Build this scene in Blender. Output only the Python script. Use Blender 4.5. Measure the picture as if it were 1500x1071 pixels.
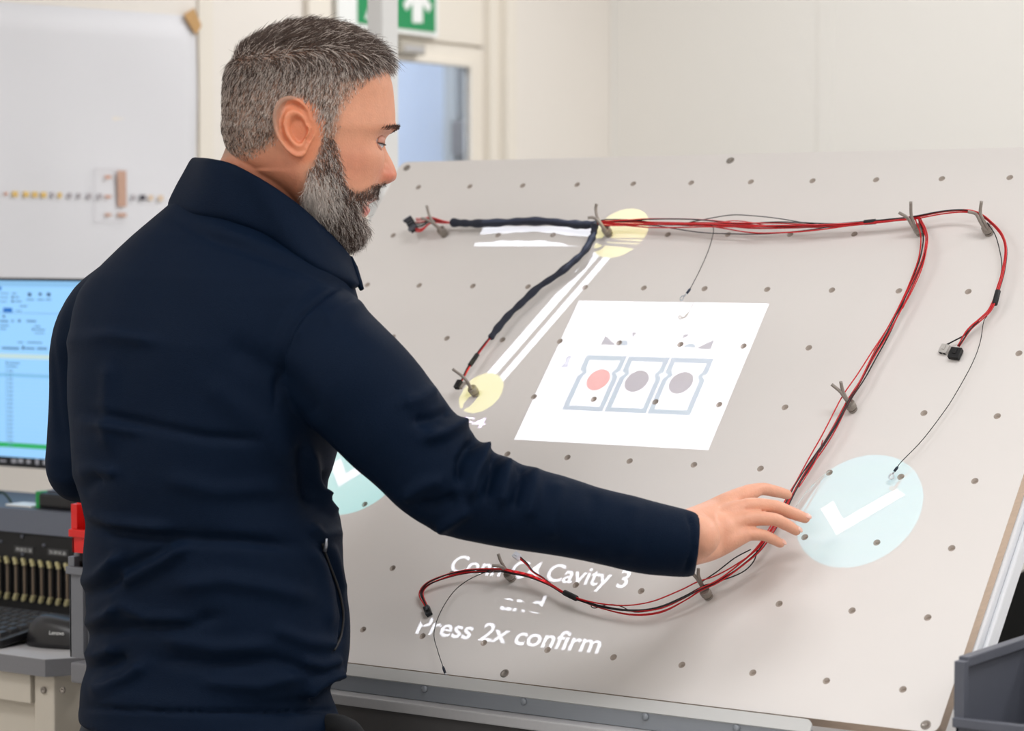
import bpy, bmesh, math, random
import numpy as np
from mathutils import Vector, Matrix, Euler
random.seed(7); np.random.seed(7)
for o in list(bpy.data.objects): bpy.data.objects.remove(o)
SC = bpy.context.scene; COL = SC.collection
# ---------------------------------------------------------------- camera calibration (from the regular hole grid of the board)
FPX = 3640.0; CX, CY = 750.0, 535.5; CAMZ = 1.50
_x = np.array([0.82380047, 0.02739762, -0.56621741]); _x /= np.linalg.norm(_x)
_y = np.array([-0.37082662, 0.78089269, -0.502687]); _y -= _x*(_x@_y); _y /= np.linalg.norm(_y)
_p = math.radians(-2.7702509)
_up = np.array([0, -math.cos(_p), math.sin(_p)]); _up -= _x*(_x@_up); _up /= np.linalg.norm(_up)
_v = np.cross(_up, _x)
RW = np.array([_x, _v, _up])            # camera (x right, y down, z forward) -> world (X along the board, Y towards the back wall, Z up)
CAM = np.array([0, 0, CAMZ])
def cw(v): return RW @ np.array(v, float)
def ray(px, py): return cw(((px-CX)/FPX, (py-CY)/FPX, 1.0))
def W(px, py, d): return CAM + ray(px, py)*d          # point at optical depth d metres
def hit(px, py, p0, n):
    r = ray(px, py); n = np.array(n, float); return CAM + r*(((np.array(p0)-CAM)@n)/(r@n))
def onX(px, py, X): return hit(px, py, (X, 0, 0), (1, 0, 0))
def onY(px, py, Y): return hit(px, py, (0, Y, 0), (0, 1, 0))
def onZ(px, py, Z): return hit(px, py, (0, 0, Z), (0, 0, 1))
BO = CAM + cw([-0.14836872, -0.28251022, 3.93808833]); BX = cw(_x); BY = cw(_y); BN = -np.cross(BX, BY)
CELL = 0.1; CELLY = 0.1011
def B(X, Y, h=0.0): return BO + BX*(X*CELL) + BY*(Y*CELLY) + BN*h
def BP(px, py, h=0.0): return hit(px, py, BO+BN*h, BN)
def bxy(px, py, h=0.0):
    q = BP(px, py, h)-BO; return (q@BX)/CELL, (q@BY)/CELLY
cam = bpy.data.cameras.new('camera'); camo = bpy.data.objects.new('camera', cam); COL.objects.link(camo)
cam.sensor_width = 36; cam.lens = FPX/1500*36; cam.clip_start = 0.05; cam.clip_end = 60
rm = np.array([cw((1, 0, 0)), cw((0, -1, 0)), cw((0, 0, -1))]).T
camo.matrix_world = Matrix([[*rm[0], 0], [*rm[1], 0], [*rm[2], CAMZ], [0, 0, 0, 1]])
cam.dof.use_dof = True; cam.dof.focus_distance = 3.2; cam.dof.aperture_fstop = 4.5
SC.camera = camo
SC.view_settings.view_transform = 'Standard'; SC.view_settings.look = 'None'
SC.view_settings.exposure = 0.0; SC.view_settings.gamma = 1; SC.view_settings.use_curve_mapping = False
world = bpy.data.worlds.new('world'); SC.world = world; world.use_nodes = True
world.node_tree.nodes['Background'].inputs[0].default_value = (0.9, 0.93, 1.0, 1); world.node_tree.nodes['Background'].inputs[1].default_value = 0.3
def area(name, loc, rot, size, power, color=(1, 1, 1)):
    l = bpy.data.lights.new(name, 'AREA'); l.shape = 'RECTANGLE'; l.size, l.size_y = size; l.energy = power; l.color = color
    o = bpy.data.objects.new(name, l); o.location = loc; o.rotation_euler = rot; COL.objects.link(o); return o
LK = .80
for i, (lx, ly, pw) in enumerate([(-2.5, 0.9, 25), (-2.4, 4.3, 18), (-0.3, 4.4, 46), (-0.5, 1.9, 27), (0.8, 0.0, 28), (-1.0, -1.3, 36), (1.6, 3.4, 34)]):
    area('ceiling_panel_light', (lx, ly, 2.84), (0, 0, 0), (1.1, 0.55), pw*LK, (0.985, 0.985, 1.0))
area('corridor_light', (-3.9, 4.6, 2.7), (0, 0, 0), (0.6, 2.0), 34, (0.80, 0.88, 1.0))
# ---------------------------------------------------------------- materials
def s2l(c): return tuple((x/12.92 if x <= .04045 else ((x+.055)/1.055)**2.4) for x in c)
def rgb(r, g, b): return s2l((r/255, g/255, b/255))
MATS = {}
def mat(name, col, rough=.5, metal=0., noise=0., nscale=40., bump=0., bscale=200., emit=None, estr=0., trans=0., alpha=1., sheen=0., sss=0., coat=0., stretch=None):
    if name in MATS: return MATS[name]
    m = bpy.data.materials.new(name); m.use_nodes = True; nt = m.node_tree; b = nt.nodes['Principled BSDF']
    b.inputs['Base Color'].default_value = (*col, 1); b.inputs['Roughness'].default_value = rough; b.inputs['Metallic'].default_value = metal
    if trans: b.inputs['Transmission Weight'].default_value = trans
    if sheen: b.inputs['Sheen Weight'].default_value = sheen
    if coat: b.inputs['Coat Weight'].default_value = coat
    if sss:
        b.inputs['Subsurface Weight'].default_value = sss; b.inputs['Subsurface Radius'].default_value = (.012, .004, .002); b.inputs['Subsurface Scale'].default_value = 1
    if emit: b.inputs['Emission Color'].default_value = (*emit, 1); b.inputs['Emission Strength'].default_value = estr
    tc = nt.nodes.new('ShaderNodeTexCoord'); vec = tc.outputs['Object']
    if stretch:
        mp = nt.nodes.new('ShaderNodeMapping'); mp.inputs['Scale'].default_value = stretch; nt.links.new(vec, mp.inputs[0]); vec = mp.outputs[0]
    if noise:
        n = nt.nodes.new('ShaderNodeTexNoise'); n.inputs['Scale'].default_value = nscale; n.inputs['Detail'].default_value = 4
        nt.links.new(vec, n.inputs['Vector'])
        r = nt.nodes.new('ShaderNodeMix'); r.data_type = 'RGBA'
        r.inputs[6].default_value = (*[c*(1-noise) for c in col], 1); r.inputs[7].default_value = (*[min(1, c*(1+noise)) for c in col], 1)
        nt.links.new(n.outputs['Fac'], r.inputs[0]); nt.links.new(r.outputs[2], b.inputs['Base Color'])
    if bump:
        n2 = nt.nodes.new('ShaderNodeTexNoise'); n2.inputs['Scale'].default_value = bscale; n2.inputs['Detail'].default_value = 3
        nt.links.new(vec, n2.inputs['Vector'])
        bp = nt.nodes.new('ShaderNodeBump'); bp.inputs['Strength'].default_value = bump; bp.inputs['Distance'].default_value = .002
        nt.links.new(n2.outputs['Fac'], bp.inputs['Height']); nt.links.new(bp.outputs[0], b.inputs['Normal'])
    MATS[name] = m; return m
M_WALL = mat('wall_paint', rgb(241, 235, 227), .7, noise=.01, nscale=3, bump=.05, bscale=120)
M_WALLB = mat('back_wall_paint', rgb(240, 237, 231), .7, noise=.01, nscale=3, bump=.05, bscale=120)
M_TRIM = mat('trim_paint', rgb(240, 233, 221), .45, noise=.01, nscale=5)
M_FLOOR = mat('floor_vinyl', rgb(150, 150, 150), .45, noise=.1, nscale=60)
M_CEIL = mat('ceiling_white', rgb(240, 240, 238), .8, noise=.02, nscale=40)
M_BOARD = mat('board_laminate', rgb(234, 229, 225), .42, noise=.012, nscale=9, bump=.03, bscale=300)
M_PLY = mat('plywood_edge', rgb(206, 182, 160), .6, noise=.15, nscale=30, stretch=(1, 1, 14))
M_ALU = mat('brushed_aluminium', rgb(208, 208, 206), .42, metal=.15, noise=.03, nscale=30, stretch=(1, 30, 30))
M_ALUD = mat('grey_steel', rgb(146, 151, 158), .45, metal=.15, noise=.04, nscale=30, stretch=(1, 30, 30))
M_WHITEM = mat('white_powder_coat', rgb(226, 228, 232), .4, noise=.01, nscale=30)
M_POST = mat('post_white', rgb(232, 232, 230), .5, metal=.0, noise=.01, nscale=10)
M_DESK = mat('desk_top_grey', rgb(186, 185, 186), .5, noise=.05, nscale=200)
M_DESKE = mat('desk_edge_grey', rgb(122, 122, 126), .5, noise=.05, nscale=200)
M_BEIGE = mat('beige_steel', rgb(206, 198, 184), .5, noise=.01, nscale=20)
M_BLACK = mat('black_plastic', rgb(26, 26, 28), .4, noise=.1, nscale=80)
M_BLACKM = mat('matt_black', rgb(17, 17, 19), .6, noise=.1, nscale=80, bump=.1)
M_DGREY = mat('dark_grey_plastic', rgb(92, 95, 105), .5, noise=.04, nscale=90, bump=.05)
M_GREYPL = mat('mid_grey_plastic', rgb(118, 120, 126), .5, noise=.03, nscale=90)
M_RED = mat('red_plastic', rgb(226, 24, 20), .35, noise=.03, nscale=60)
M_DARK = mat('hole_dark', rgb(186, 174, 164), .9, noise=.1, nscale=90)
M_STEEL = mat('peg_steel', rgb(150, 142, 134), .38, metal=.5, noise=.1, nscale=120)
M_SLEEVE = mat('peg_sleeve', rgb(150, 141, 133), .42, metal=.2, noise=.08, nscale=120)
M_BRASS = mat('brass', rgb(214, 206, 160), .35, metal=.6, noise=.1, nscale=100)
M_PAPER = mat('paper', rgb(232, 232, 236), .75, noise=.008, nscale=4, bump=.25, bscale=5)
M_TAPE = mat('masking_tape', rgb(200, 158, 104), .6, noise=.06, nscale=60)
M_GREEN = mat('sign_green', rgb(22, 146, 88), .4, noise=.02, nscale=30)
M_SIGNW = mat('sign_white', rgb(246, 248, 246), .4, noise=.005, nscale=30)
M_GREENP = mat('green_plastic', rgb(20, 150, 70), .4, noise=.03, nscale=60)
M_WIRER = mat('red_wire', rgb(206, 22, 30), .38, noise=.08, nscale=90)
M_WIREB = mat('black_wire', rgb(24, 20, 24), .38, noise=.08, nscale=90)
M_TAPEB = mat('fabric_tape', rgb(26, 32, 50), .62, noise=.25, nscale=160, bump=.5, bscale=400)
M_CLEAR = mat('clear_nylon', rgb(228, 224, 218), .3, noise=.02, nscale=90, trans=.35)
M_GLASS = mat('window_glass', (.93, .96, 1), .02, trans=1.0)
M_CORR = mat('corridor_paint', rgb(222, 230, 242), .7, noise=.01, nscale=4)
M_CHAIR = mat('chair_fabric', rgb(24, 26, 27), .8, noise=.2, nscale=300, bump=.3)
# ---------------------------------------------------------------- mesh builder
class MB:
    def __init__(s): s.v = []; s.f = []; s.sm = []; s.mi = []
    def add(s, vs, fs, smooth=False, mi=0):
        k = len(s.v); s.v += [tuple(map(float, q)) for q in vs]; s.f += [tuple(i+k for i in f) for f in fs]; s.sm += [smooth]*len(fs); s.mi += [mi]*len(fs); return s
    def box(s, lo, hi, bev=0., mi=0):
        lo = np.array(lo, float); hi = np.array(hi, float); return s.obox((lo+hi)/2, np.eye(3), (hi-lo)/2, bev, mi)
    def obox(s, c, ax, h, bev=0., mi=0):
        # axes ax (rows), half sizes h; bev = chamfer
        c = np.array(c, float); ax = np.array(ax, float); bev = min(bev, min(h)*.9)
        if bev <= 0:
            vs = [c+ax.T@(np.array(g)*h) for g in [(-1,-1,-1),(1,-1,-1),(1,1,-1),(-1,1,-1),(-1,-1,1),(1,-1,1),(1,1,1),(-1,1,1)]]
            return s.add(vs, [(0,3,2,1),(4,5,6,7),(0,1,5,4),(1,2,6,5),(2,3,7,6),(3,0,4,7)], mi=mi)
        bm = bmesh.new(); bmesh.ops.create_cube(bm, size=2)
        for v in bm.verts: v.co = Vector((v.co.x*h[0], v.co.y*h[1], v.co.z*h[2]))
        bmesh.ops.bevel(bm, geom=bm.edges[:], offset=bev, segments=2, profile=.6, affect='EDGES')
        bm.verts.index_update()
        s.add([c+ax.T@np.array(v.co) for v in bm.verts], [tuple(v.index for v in f.verts) for f in bm.faces], mi=mi); bm.free(); return s
    def tube(s, pts, r, n=8, cap=True, smooth=True, mi=0, flat=None):
        pts = [np.array(p, float) for p in pts]; m = len(pts); rs = [r]*m if np.isscalar(r) else list(r)
        t0 = pts[1]-pts[0]; t0 = t0/np.linalg.norm(t0); ref = np.array([0, 0, 1.]) if abs(t0[2]) < .9 else np.array([1., 0, 0])
        if flat is not None: ref = np.array(flat, float)
        u = ref-t0*(ref@t0); u /= np.linalg.norm(u); vs = []; fs = []
        for i in range(m):
            t = pts[min(i+1, m-1)]-pts[max(i-1, 0)]; t = t/(np.linalg.norm(t)+1e-12); u = u-t*(u@t); u /= np.linalg.norm(u); w = np.cross(t, u)
            for k in range(n):
                a = 2*math.pi*k/n; vs.append(pts[i]+rs[i]*(math.cos(a)*u+math.sin(a)*w))
        for i in range(m-1):
            for k in range(n): fs.append((i*n+k, i*n+(k+1) % n, (i+1)*n+(k+1) % n, (i+1)*n+k))
        if cap: fs.append(tuple(range(n-1, -1, -1))); fs.append(tuple((m-1)*n+k for k in range(n)))
        return s.add(vs, fs, smooth, mi)
    def prism(s, poly, ax_u, ax_v, ax_n, o, t0, t1, mi=0):
        # poly in (u,v), extruded along n from t0 to t1
        o = np.array(o, float); U, V, N = map(lambda q: np.array(q, float), (ax_u, ax_v, ax_n)); k = len(poly)
        vs = [o+U*a+V*b+N*t0 for a, b in poly]+[o+U*a+V*b+N*t1 for a, b in poly]
        fs = [tuple(range(k-1, -1, -1)), tuple(range(k, 2*k))]+[(i, (i+1) % k, k+(i+1) % k, k+i) for i in range(k)]
        return s.add(vs, fs, mi=mi)
    def lathe(s, prof, c, axis, n=20, smooth=True, mi=0):
        axis = np.array(axis, float); axis /= np.linalg.norm(axis); ref = np.array([0, 0, 1.]) if abs(axis[2]) < .9 else np.array([1., 0, 0])
        u = np.cross(ref, axis); u /= np.linalg.norm(u); w = np.cross(axis, u); vs = []; fs = []
        for r, z in prof:
            for k in range(n):
                a = 2*math.pi*k/n; vs.append(np.array(c)+axis*z+r*(math.cos(a)*u+math.sin(a)*w))
        for i in range(len(prof)-1):
            for k in range(n): fs.append((i*n+k, i*n+(k+1) % n, (i+1)*n+(k+1) % n, (i+1)*n+k))
        fs.append(tuple(range(n-1, -1, -1))); fs.append(tuple((len(prof)-1)*n+k for k in range(n)))
        return s.add(vs, fs, smooth, mi)
    def build(s, name, m, parent=None):
        me = bpy.data.meshes.new(name); me.from_pydata(s.v, [], s.f)
        for q in (m if isinstance(m, (list, tuple)) else [m]): me.materials.append(q)
        me.polygons.foreach_set('use_smooth', s.sm); me.polygons.foreach_set('material_index', s.mi)
        me.update(); bm = bmesh.new(); bm.from_mesh(me); bmesh.ops.recalc_face_normals(bm, faces=bm.faces); bm.to_mesh(me); bm.free()
        o = bpy.data.objects.new(name, me); COL.objects.link(o)
        if parent is not None: put(o, parent)
        return o
def put(o, parent):
    o.parent = parent; o.matrix_parent_inverse = Matrix.Translation(-Vector(WL.get(parent.name, (0, 0, 0)))); return o
WL = {}
def tag(o, label=None, cat=None, group=None, kind=None):
    if label: o['label'] = label
    if cat: o['category'] = cat
    if group: o['group'] = group
    if kind: o['kind'] = kind
    return o
def thing(name, label, cat, loc, group=None):
    o = bpy.data.objects.new(name, None); COL.objects.link(o); o.location = tuple(map(float, loc)); o.empty_display_size = .05
    WL[o.name] = tuple(map(float, loc)); tag(o, label, cat, group); return o
def struct(name, mb, m): return tag(mb.build(name, m), kind='structure')
AX = np.array([1., 0, 0]); AY = np.array([0, 1., 0]); AZ = np.array([0, 0, 1.])
# ---------------------------------------------------------------- room shell
WX = W(140, 200, 4.82)[0]; YB = W(893, 150, 6.36)[1]; XR = 2.6; YF = -2.2; ZC = 2.9
struct('floor', MB().box((WX-1.5, YF-.1, -.1), (XR+.1, YB+.1, 0)), M_FLOOR)
struct('ceiling', MB().box((WX-1.5, YF-.1, ZC), (XR+.1, YB+.1, ZC+.1)), M_CEIL)
struct('wall_back', MB().box((WX-.12, YB, 0), (XR+.1, YB+.12, ZC)), M_WALLB)
struct('wall_right', MB().box((XR, YF, 0), (XR+.1, YB, ZC)), M_WALL)
struct('wall_front', MB().box((WX-.12, YF-.1, 0), (XR+.1, YF, ZC)), M_WALL)
def wl(px, py): q = onX(px, py, WX); return q[1], q[2]
# door opening and its window in the left wall
dy0 = wl(476, 60)[0]; dy1 = wl(709, 60)[0]; dtop = wl(700, -28)[1]
gy0 = wl(552, 150)[0]; gy1 = wl(688, 150)[0]; gz1 = wl(640, 94)[1]; gz0 = .95
ltop = wl(656, 66)[1]
m = MB(); m.box((WX-.03, YF, 0), (WX, dy0, ZC)); m.box((WX-.03, dy1, 0), (WX, YB, ZC)); m.box((WX-.03, dy0, dtop), (WX, dy1, ZC))
struct('wall_left', m, M_WALL)
d = struct('door_1', MB().box((WX-.02, dy0, 0), (WX-.005, gy0, ltop)).box((WX-.02, gy1, 0), (WX-.005, dy1, ltop)).box((WX-.02, gy0, 0), (WX-.005, gy1, gz0)).box((WX-.02, gy0, gz1), (WX-.005, gy1, ltop)), M_TRIM)
MB().box((WX-.028, dy0, ltop+.008), (WX-.005, dy1, dtop)).box((WX-.028, dy0, ltop-.01), (WX-.021, dy1, ltop+.008)).build('transom_panel', M_TRIM, d)
fr = MB()
for a, b_ in ((gy0-.014, gy0), (gy1, gy1+.014)): fr.box((WX-.01, a, gz0), (WX+.004, b_, gz1+.014), .002)
fr.box((WX-.01, gy0, gz1), (WX+.004, gy1, gz1+.014), .002)
fr.build('window_bead', M_TRIM, d)
MB().box((WX-.015, gy0, gz0), (WX-.010, gy1, gz1)).build('pane', M_GLASS, d)
hb = MB().tube([(WX, gy0-.08, 1.02), (WX+.05, gy0-.08, 1.02), (WX+.055, gy0-.03, 1.02)], .009); hb.box((WX, gy0-.1, .93), (WX+.006, gy0-.06, 1.1), .002); hb.build('handle', M_STEEL, d)
# frame round the door, panel joints, skirting
jr = wl(735, 60)[0]
t = MB().box((WX, dy0-.075, 0), (WX+.018, dy0, dtop+.07), .004).box((WX, dy1, 0), (WX+.02, dy1+.035, dtop+.07), .003).box((WX, dy1+.035, 0), (WX+.045, jr, dtop+.07), .004).box((WX, dy0, dtop), (WX+.018, dy1, dtop+.07), .004)
struct('trim_1', t, M_TRIM)
ja, jb = wl(289, 150)[0], wl(310, 150)[0]
struct('trim_2', MB().box((WX, ja, 0), (WX+.006, jb, ZC), .002), M_TRIM)
bx_ = onY(1210, 100, YB)[0]
struct('trim_3', MB().box((bx_-.02, YB-.0035, 0), (bx_+.02, YB, ZC), .0015), M_WALLB)
struct('trim_4', MB().box((WX, YB-.012, 0), (WX+.012, YB, ZC), .003), M_WALLB)
struct('baseboard_back', MB().box((WX, YB-.015, 0), (XR, YB, .09), .003), M_TRIM)
struct('baseboard_left', MB().box((WX, YF, 0), (WX+.014, dy0-.075, .09), .003), M_TRIM)
# corridor behind the door glass
struct('wall_corridor', MB().box((WX-1.12, 2.5, 0), (WX-1.02, 8.2, ZC)).box((WX-1.1, 8.1, 0), (WX, 8.2, ZC)).box((WX-.12, YB, 0), (WX-.02, 8.2, ZC)).box((WX-1.1, 2.4, 0), (WX-.12, 2.5, ZC)), M_CORR)
XC = WX-1.0
c0, c1 = onX(657, 150, XC)[1], onX(688, 150, XC)[1]
t = thing('door_frame', 'grey metal frame seen through the glass of the door', 'frame', (XC, (c0+c1)/2, 0))
MB().box((XC-.02, c0, 0), (XC+.02, onX(666, 150, XC)[1], 2.5), .004).build('post', mat('corridor_grey', rgb(176, 176, 172), .5, noise=.02), t)
MB().box((XC-.02, onX(678, 150, XC)[1], 0), (XC+.02, c1+.05, 2.5), .004).build('post', MATS['corridor_grey'], t)
q0 = onX(663, 228, XC+.03); q1 = onX(686, 178, XC+.03)
t = thing('wall_box', 'small dark grey box seen through the right of the door glass', 'box', (XC+.03, q0[1], q0[2]))
MB().box((XC+.021, q0[1], q0[2]), (XC+.07, q1[1], q1[2]), .004).build('housing', mat('speckled_grey', rgb(112, 108, 106), .6, noise=.35, nscale=60), t)
MB().box((XC+.07, q0[1]+.02, q0[2]+.02), (XC+.073, q1[1]-.02, q1[2]-.02)).build('front_panel', mat('speckled_grey2', rgb(122, 116, 112), .6, noise=.35, nscale=40), t)
# small grey sensor box above the glass
a0 = wl(570, 51); a1 = wl(606, 90)
t = thing('door_closer', 'small grey box on the door just under the green exit sign', 'closer', (WX, a0[0], a1[1]))
MB().box((WX, a0[0], a1[1]+.012), (WX+.035, a1[0], a0[1]-.012), .004).build('housing', mat('closer_grey', rgb(186, 180, 168), .5, noise=.02), t)
MB().box((WX+.035, a0[0]+.01, a1[1]+.018), (WX+.037, a1[0]-.01, a1[1]+.03)).build('cover_strip', M_DESK, t)
# exit sign
s0 = wl(489, 30)[0]; s1 = wl(636, 30)[0]; sg0 = wl(517, 30)[0]; sg1 = wl(631, 40)[0]; sz = wl(631, 48)[1]
t = thing('exit_sign', 'green and white running man exit sign with an up arrow on the wall', 'sign', (WX, s0, sz-.015))
SH = .155
MB().box((WX+.0005, s0, sz-.011), (WX+.012, s1, sz+SH+.011), .002).build('backing', M_SIGNW, t)
MB().box((WX+.012, sg0, sz), (WX+.0135, sg1, sz+SH)).build('green_panel', M_GREEN, t)
def sgp(poly): return MB().prism(poly, AY, AZ, AX, (WX, 0, 0), .0135, .0145)
sgp([wl(*q) for q in [(597, 34), (612, 34), (612, 7), (620.5, 19), (625, 9), (604.5, -22), (583.5, 6), (588, 16), (597, 5)]]).build('arrow', M_SIGNW, t)
mc = sg0+.055; u = .001*SH/.155
fig = [(0, 10), (16, 10), (34, 42), (44, 30), (62, 22), (66, 34), (52, 42), (40, 64), (36, 82), (52, 70), (66, 76), (62, 86), (50, 84), (36, 100), (18, 98), (4, 76), (12, 70), (24, 84), (22, 62), (16, 40), (8, 24)]
sgp([(mc-.03+a*u, sz+b_*u*1.15) for a, b_ in fig]).build('running_man', M_SIGNW, t)
sgp([(mc+.008+.013*math.cos(k*math.pi/8), sz+.132*SH/.155+.013*math.sin(k*math.pi/8)) for k in range(16)]).build('running_man_head', M_SIGNW, t)
# paper sheet with printed strip on the left wall
pr_ = wl(283, 150)[0]; ptl = wl(0, 3); ptr = wl(283, 24); pl = pr_-1.55; slope = (ptr[1]-ptl[1])/(ptr[0]-ptl[0])
t = thing('wall_chart', 'big white paper chart with a row of small yellow and brown marks', 'chart', (WX, pl, .95))
vs = []; fs = []; NU, NV = 40, 16; zbot = 1.12
for i in range(NU+1):
    for j in range(NV+1):
        y = pl+(pr_-pl)*i/NU; top = ptr[1]+slope*(y-ptr[0]); z = zbot+(top-zbot)*j/NV
        vs.append((WX+.003+.004*math.sin(i*.5)*math.sin(j*.35+.4)**2+.002*math.sin(j*.9+i*.2)+.002, y, z))
for i in range(NU):
    for j in range(NV): a = i*(NV+1)+j; fs.append((a, a+NV+1, a+NV+2, a+1))
so = MB().add(vs, fs, True).build('paper_sheet', M_PAPER, t)
md = so.modifiers.new('s', 'SOLIDIFY'); md.thickness = .0006
def mark(px0, py0, px1, py1, name, col):
    a = wl(px0, py0); b_ = wl(px1, py1)
    MB().box((WX+.011, min(a[0], b_[0]), min(a[1], b_[1])), (WX+.0116, max(a[0], b_[0]), max(a[1], b_[1]))).build(name, col, t)
cy_ = mat('print_yellow', rgb(236, 200, 120), .8, noise=.02); cb_ = mat('print_brown', rgb(206, 168, 148), .8, noise=.08, nscale=80); cg_ = mat('print_grey', rgb(182, 176, 180), .8, noise=.02); cd_ = mat('print_dark', rgb(80, 76, 84), .8, noise=.02); cpk = mat('print_peach', rgb(232, 208, 180), .8, noise=.02); cr_ = mat('print_rust', rgb(214, 164, 142), .8, noise=.02)
for x0, x1, c_ in [(0, 5, cr_), (12, 20, cy_), (28, 36, cy_), (41, 49, cy_), (54, 62, cy_), (68, 73, cg_), (79, 84, cy_), (93, 99, cg_), (107, 112, cg_), (121, 128, cg_), (137, 143, cg_), (148, 157, cr_), (187, 192, cg_), (199, 207, cd_), (212, 218, cpk), (226, 233, cpk)]:
    yc = 284+(x0-0)*.028; hh = 2.2 if c_ is cr_ else 4
    mark(x0, yc-hh, x1, yc+hh, 'printed_mark', c_)
mark(148, 257, 157, 262, 'printed_mark', cr_); mark(148, 312.5, 157, 317, 'printed_mark', cb_); mark(166, 312, 179, 318, 'printed_mark', cb_); mark(166, 250, 179, 303, 'printed_block', cb_)
ol = mat('print_line', rgb(214, 210, 214), .8, noise=.01)
mark(132, 247, 133.2, 325, 'printed_line', ol); mark(132, 247, 182, 248, 'printed_line', ol); mark(132, 324, 182, 325, 'printed_line', ol)
a = wl(262, 22); b_ = wl(277, 12); c_ = wl(288, 38); e_ = wl(280, 52)
tag(MB().prism([a, b_, c_, e_], AY, AZ, AX, (WX, 0, 0), .0125, .0135).build('tape_piece', M_TAPE), 'piece of tan masking tape at the top corner of the wall chart', 'tape')
# ---------------------------------------------------------------- workstation board
bt = thing('assembly_board', 'large tilted white pin board with a grid of round holes', 'board', B(5.5, 8.6, -.03))
HR = .0047; TH = .018
def laminate():
    bm = bmesh.new(); N = 20; cache = {}
    xs = [-.6]+[i-.5 for i in range(0, 13)]+[11.6]; ys = [-.55]+[j-.5 for j in range(0, 10)]+[8.52]; ys[1] = -.5
    def gv(x, y, h=0.):
        k = (round(x, 4), round(y, 4), round(h, 5))
        if k not in cache: cache[k] = bm.verts.new(B(x, y, h))
        return cache[k]
    R0 = .28
    for j in range(9):
        for i in range(12):
            x0, x1, y0, y1 = i-.5, i+.5, j-.5, (j+.5)
            ring = []; out = []; deep = []
            for k in range(N):
                a = math.pi/4+2*math.pi*k/N; cx_, sy_ = math.cos(a), math.sin(a); m_ = max(abs(cx_), abs(sy_))
                ring.append(bm.verts.new(B(i+cx_*HR/CELL, j+sy_*HR/CELLY))); deep.append(bm.verts.new(B(i+cx_*HR/CELL, j+sy_*HR/CELLY, -.006)))
                out.append(gv(i+.5*cx_/m_, j+.5*sy_/m_))
            for k in range(N):
                k2 = (k+1) % N
                bm.faces.new((ring[k], ring[k2], out[k2], out[k])); f = bm.faces.new((ring[k2], ring[k], deep[k], deep[k2])); f.material_index = 1; f.smooth = True
            f = bm.faces.new(deep); f.material_index = 1
    # outer margin with rounded corners
    def strip(pts_in, pts_out):
        for k in range(len(pts_in)-1): bm.faces.new((gv(*pts_in[k]), gv(*pts_in[k+1]), gv(*pts_out[k+1]), gv(*pts_out[k])))
    L, R_, T, Bt = -.6, 11.6, -.55, 8.52
    kk = [-.5+q for q in range(0, 13)]
    def dens(a0, a1):
        r = []
        for q in range(N//4+1):
            pass
        return r
    return bm, (L, R_, T, Bt)
bm, (L_, R_, T_, Bt_) = laminate()
# border ring: inner rectangle edge to the outline
def bface(p): bm.faces.new([bm.verts.new(B(*q)) for q in p])
cr = .12
arc = lambda cx_, cy_, a0, a1: [(cx_+cr*math.cos(a0+(a1-a0)*k/6), cy_+cr*math.sin(a0+(a1-a0)*k/6)) for k in range(7)]
TL = arc(L_+cr, T_+cr, math.pi, 1.5*math.pi); TR = arc(R_-cr, T_+cr, 1.5*math.pi, 2*math.pi); BR = arc(R_-cr, Bt_-cr, 0, .5*math.pi); BL = arc(L_+cr, Bt_-cr, .5*math.pi, math.pi)
bface([(L_+cr, T_), (R_-cr, T_), (R_-cr, -.5), (L_+cr, -.5)]); bface([(L_+cr, 8.5), (R_-cr, 8.5), (R_-cr, Bt_), (L_+cr, Bt_)])
bface(TL+[(L_+cr, -.5), (-.5, -.5), (-.5, -.43), (L_, -.43)][:1]+[(-.5, -.5), (L_, -.43)][0:0]) if False else None
bface([(L_, T_+cr), *TL[1:], (L_+cr, -.5), (-.5, -.5), (-.5, T_+cr)])
bface([*TR, (11.5, T_+cr), (11.5, -.5), (R_-cr, -.5)])
bface([(L_, T_+cr), (-.5, T_+cr), (-.5, Bt_-cr), (L_, Bt_-cr)]); bface([(11.5, T_+cr), (R_, T_+cr), (R_, Bt_-cr), (11.5, Bt_-cr)])
bface([*BR, (R_-cr, 8.5), (11.5, 8.5), (11.5, Bt_-cr)]); bface([*BL, (-.5, Bt_-cr), (-.5, 8.5), (L_+cr, 8.5)])
bmesh.ops.recalc_face_normals(bm, faces=bm.faces)
me = bpy.data.meshes.new('laminate_face'); bm.to_mesh(me); bm.free(); me.materials.append(M_BOARD); me.materials.append(M_DARK)
lam = bpy.data.objects.new('laminate_face', me); COL.objects.link(lam); put(lam, bt)
outline = TL+TR+BR+BL
core = MB(); k = len(outline)
core.add([B(x, y, -.0002) for x, y in outline]+[B(x, y, -TH) for x, y in outline], [(i, (i+1) % k, k+(i+1) % k, k+i) for i in range(k)]+[tuple(range(k, 2*k))])
core.build('plywood_core', M_PLY, bt)
for sx, sy in [(-.436, -.42), (5.5, -.425), (11.43, 8.43), (5.52, 8.41), (11.43, -.42)]:
    MB().lathe([(.0062, .0002), (.0062, .0006), (.0045, .0008), (.0030, -.0010), (.0012, -.0012)], B(sx, sy), BN, 20).build('screw', M_STEEL, bt)
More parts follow.
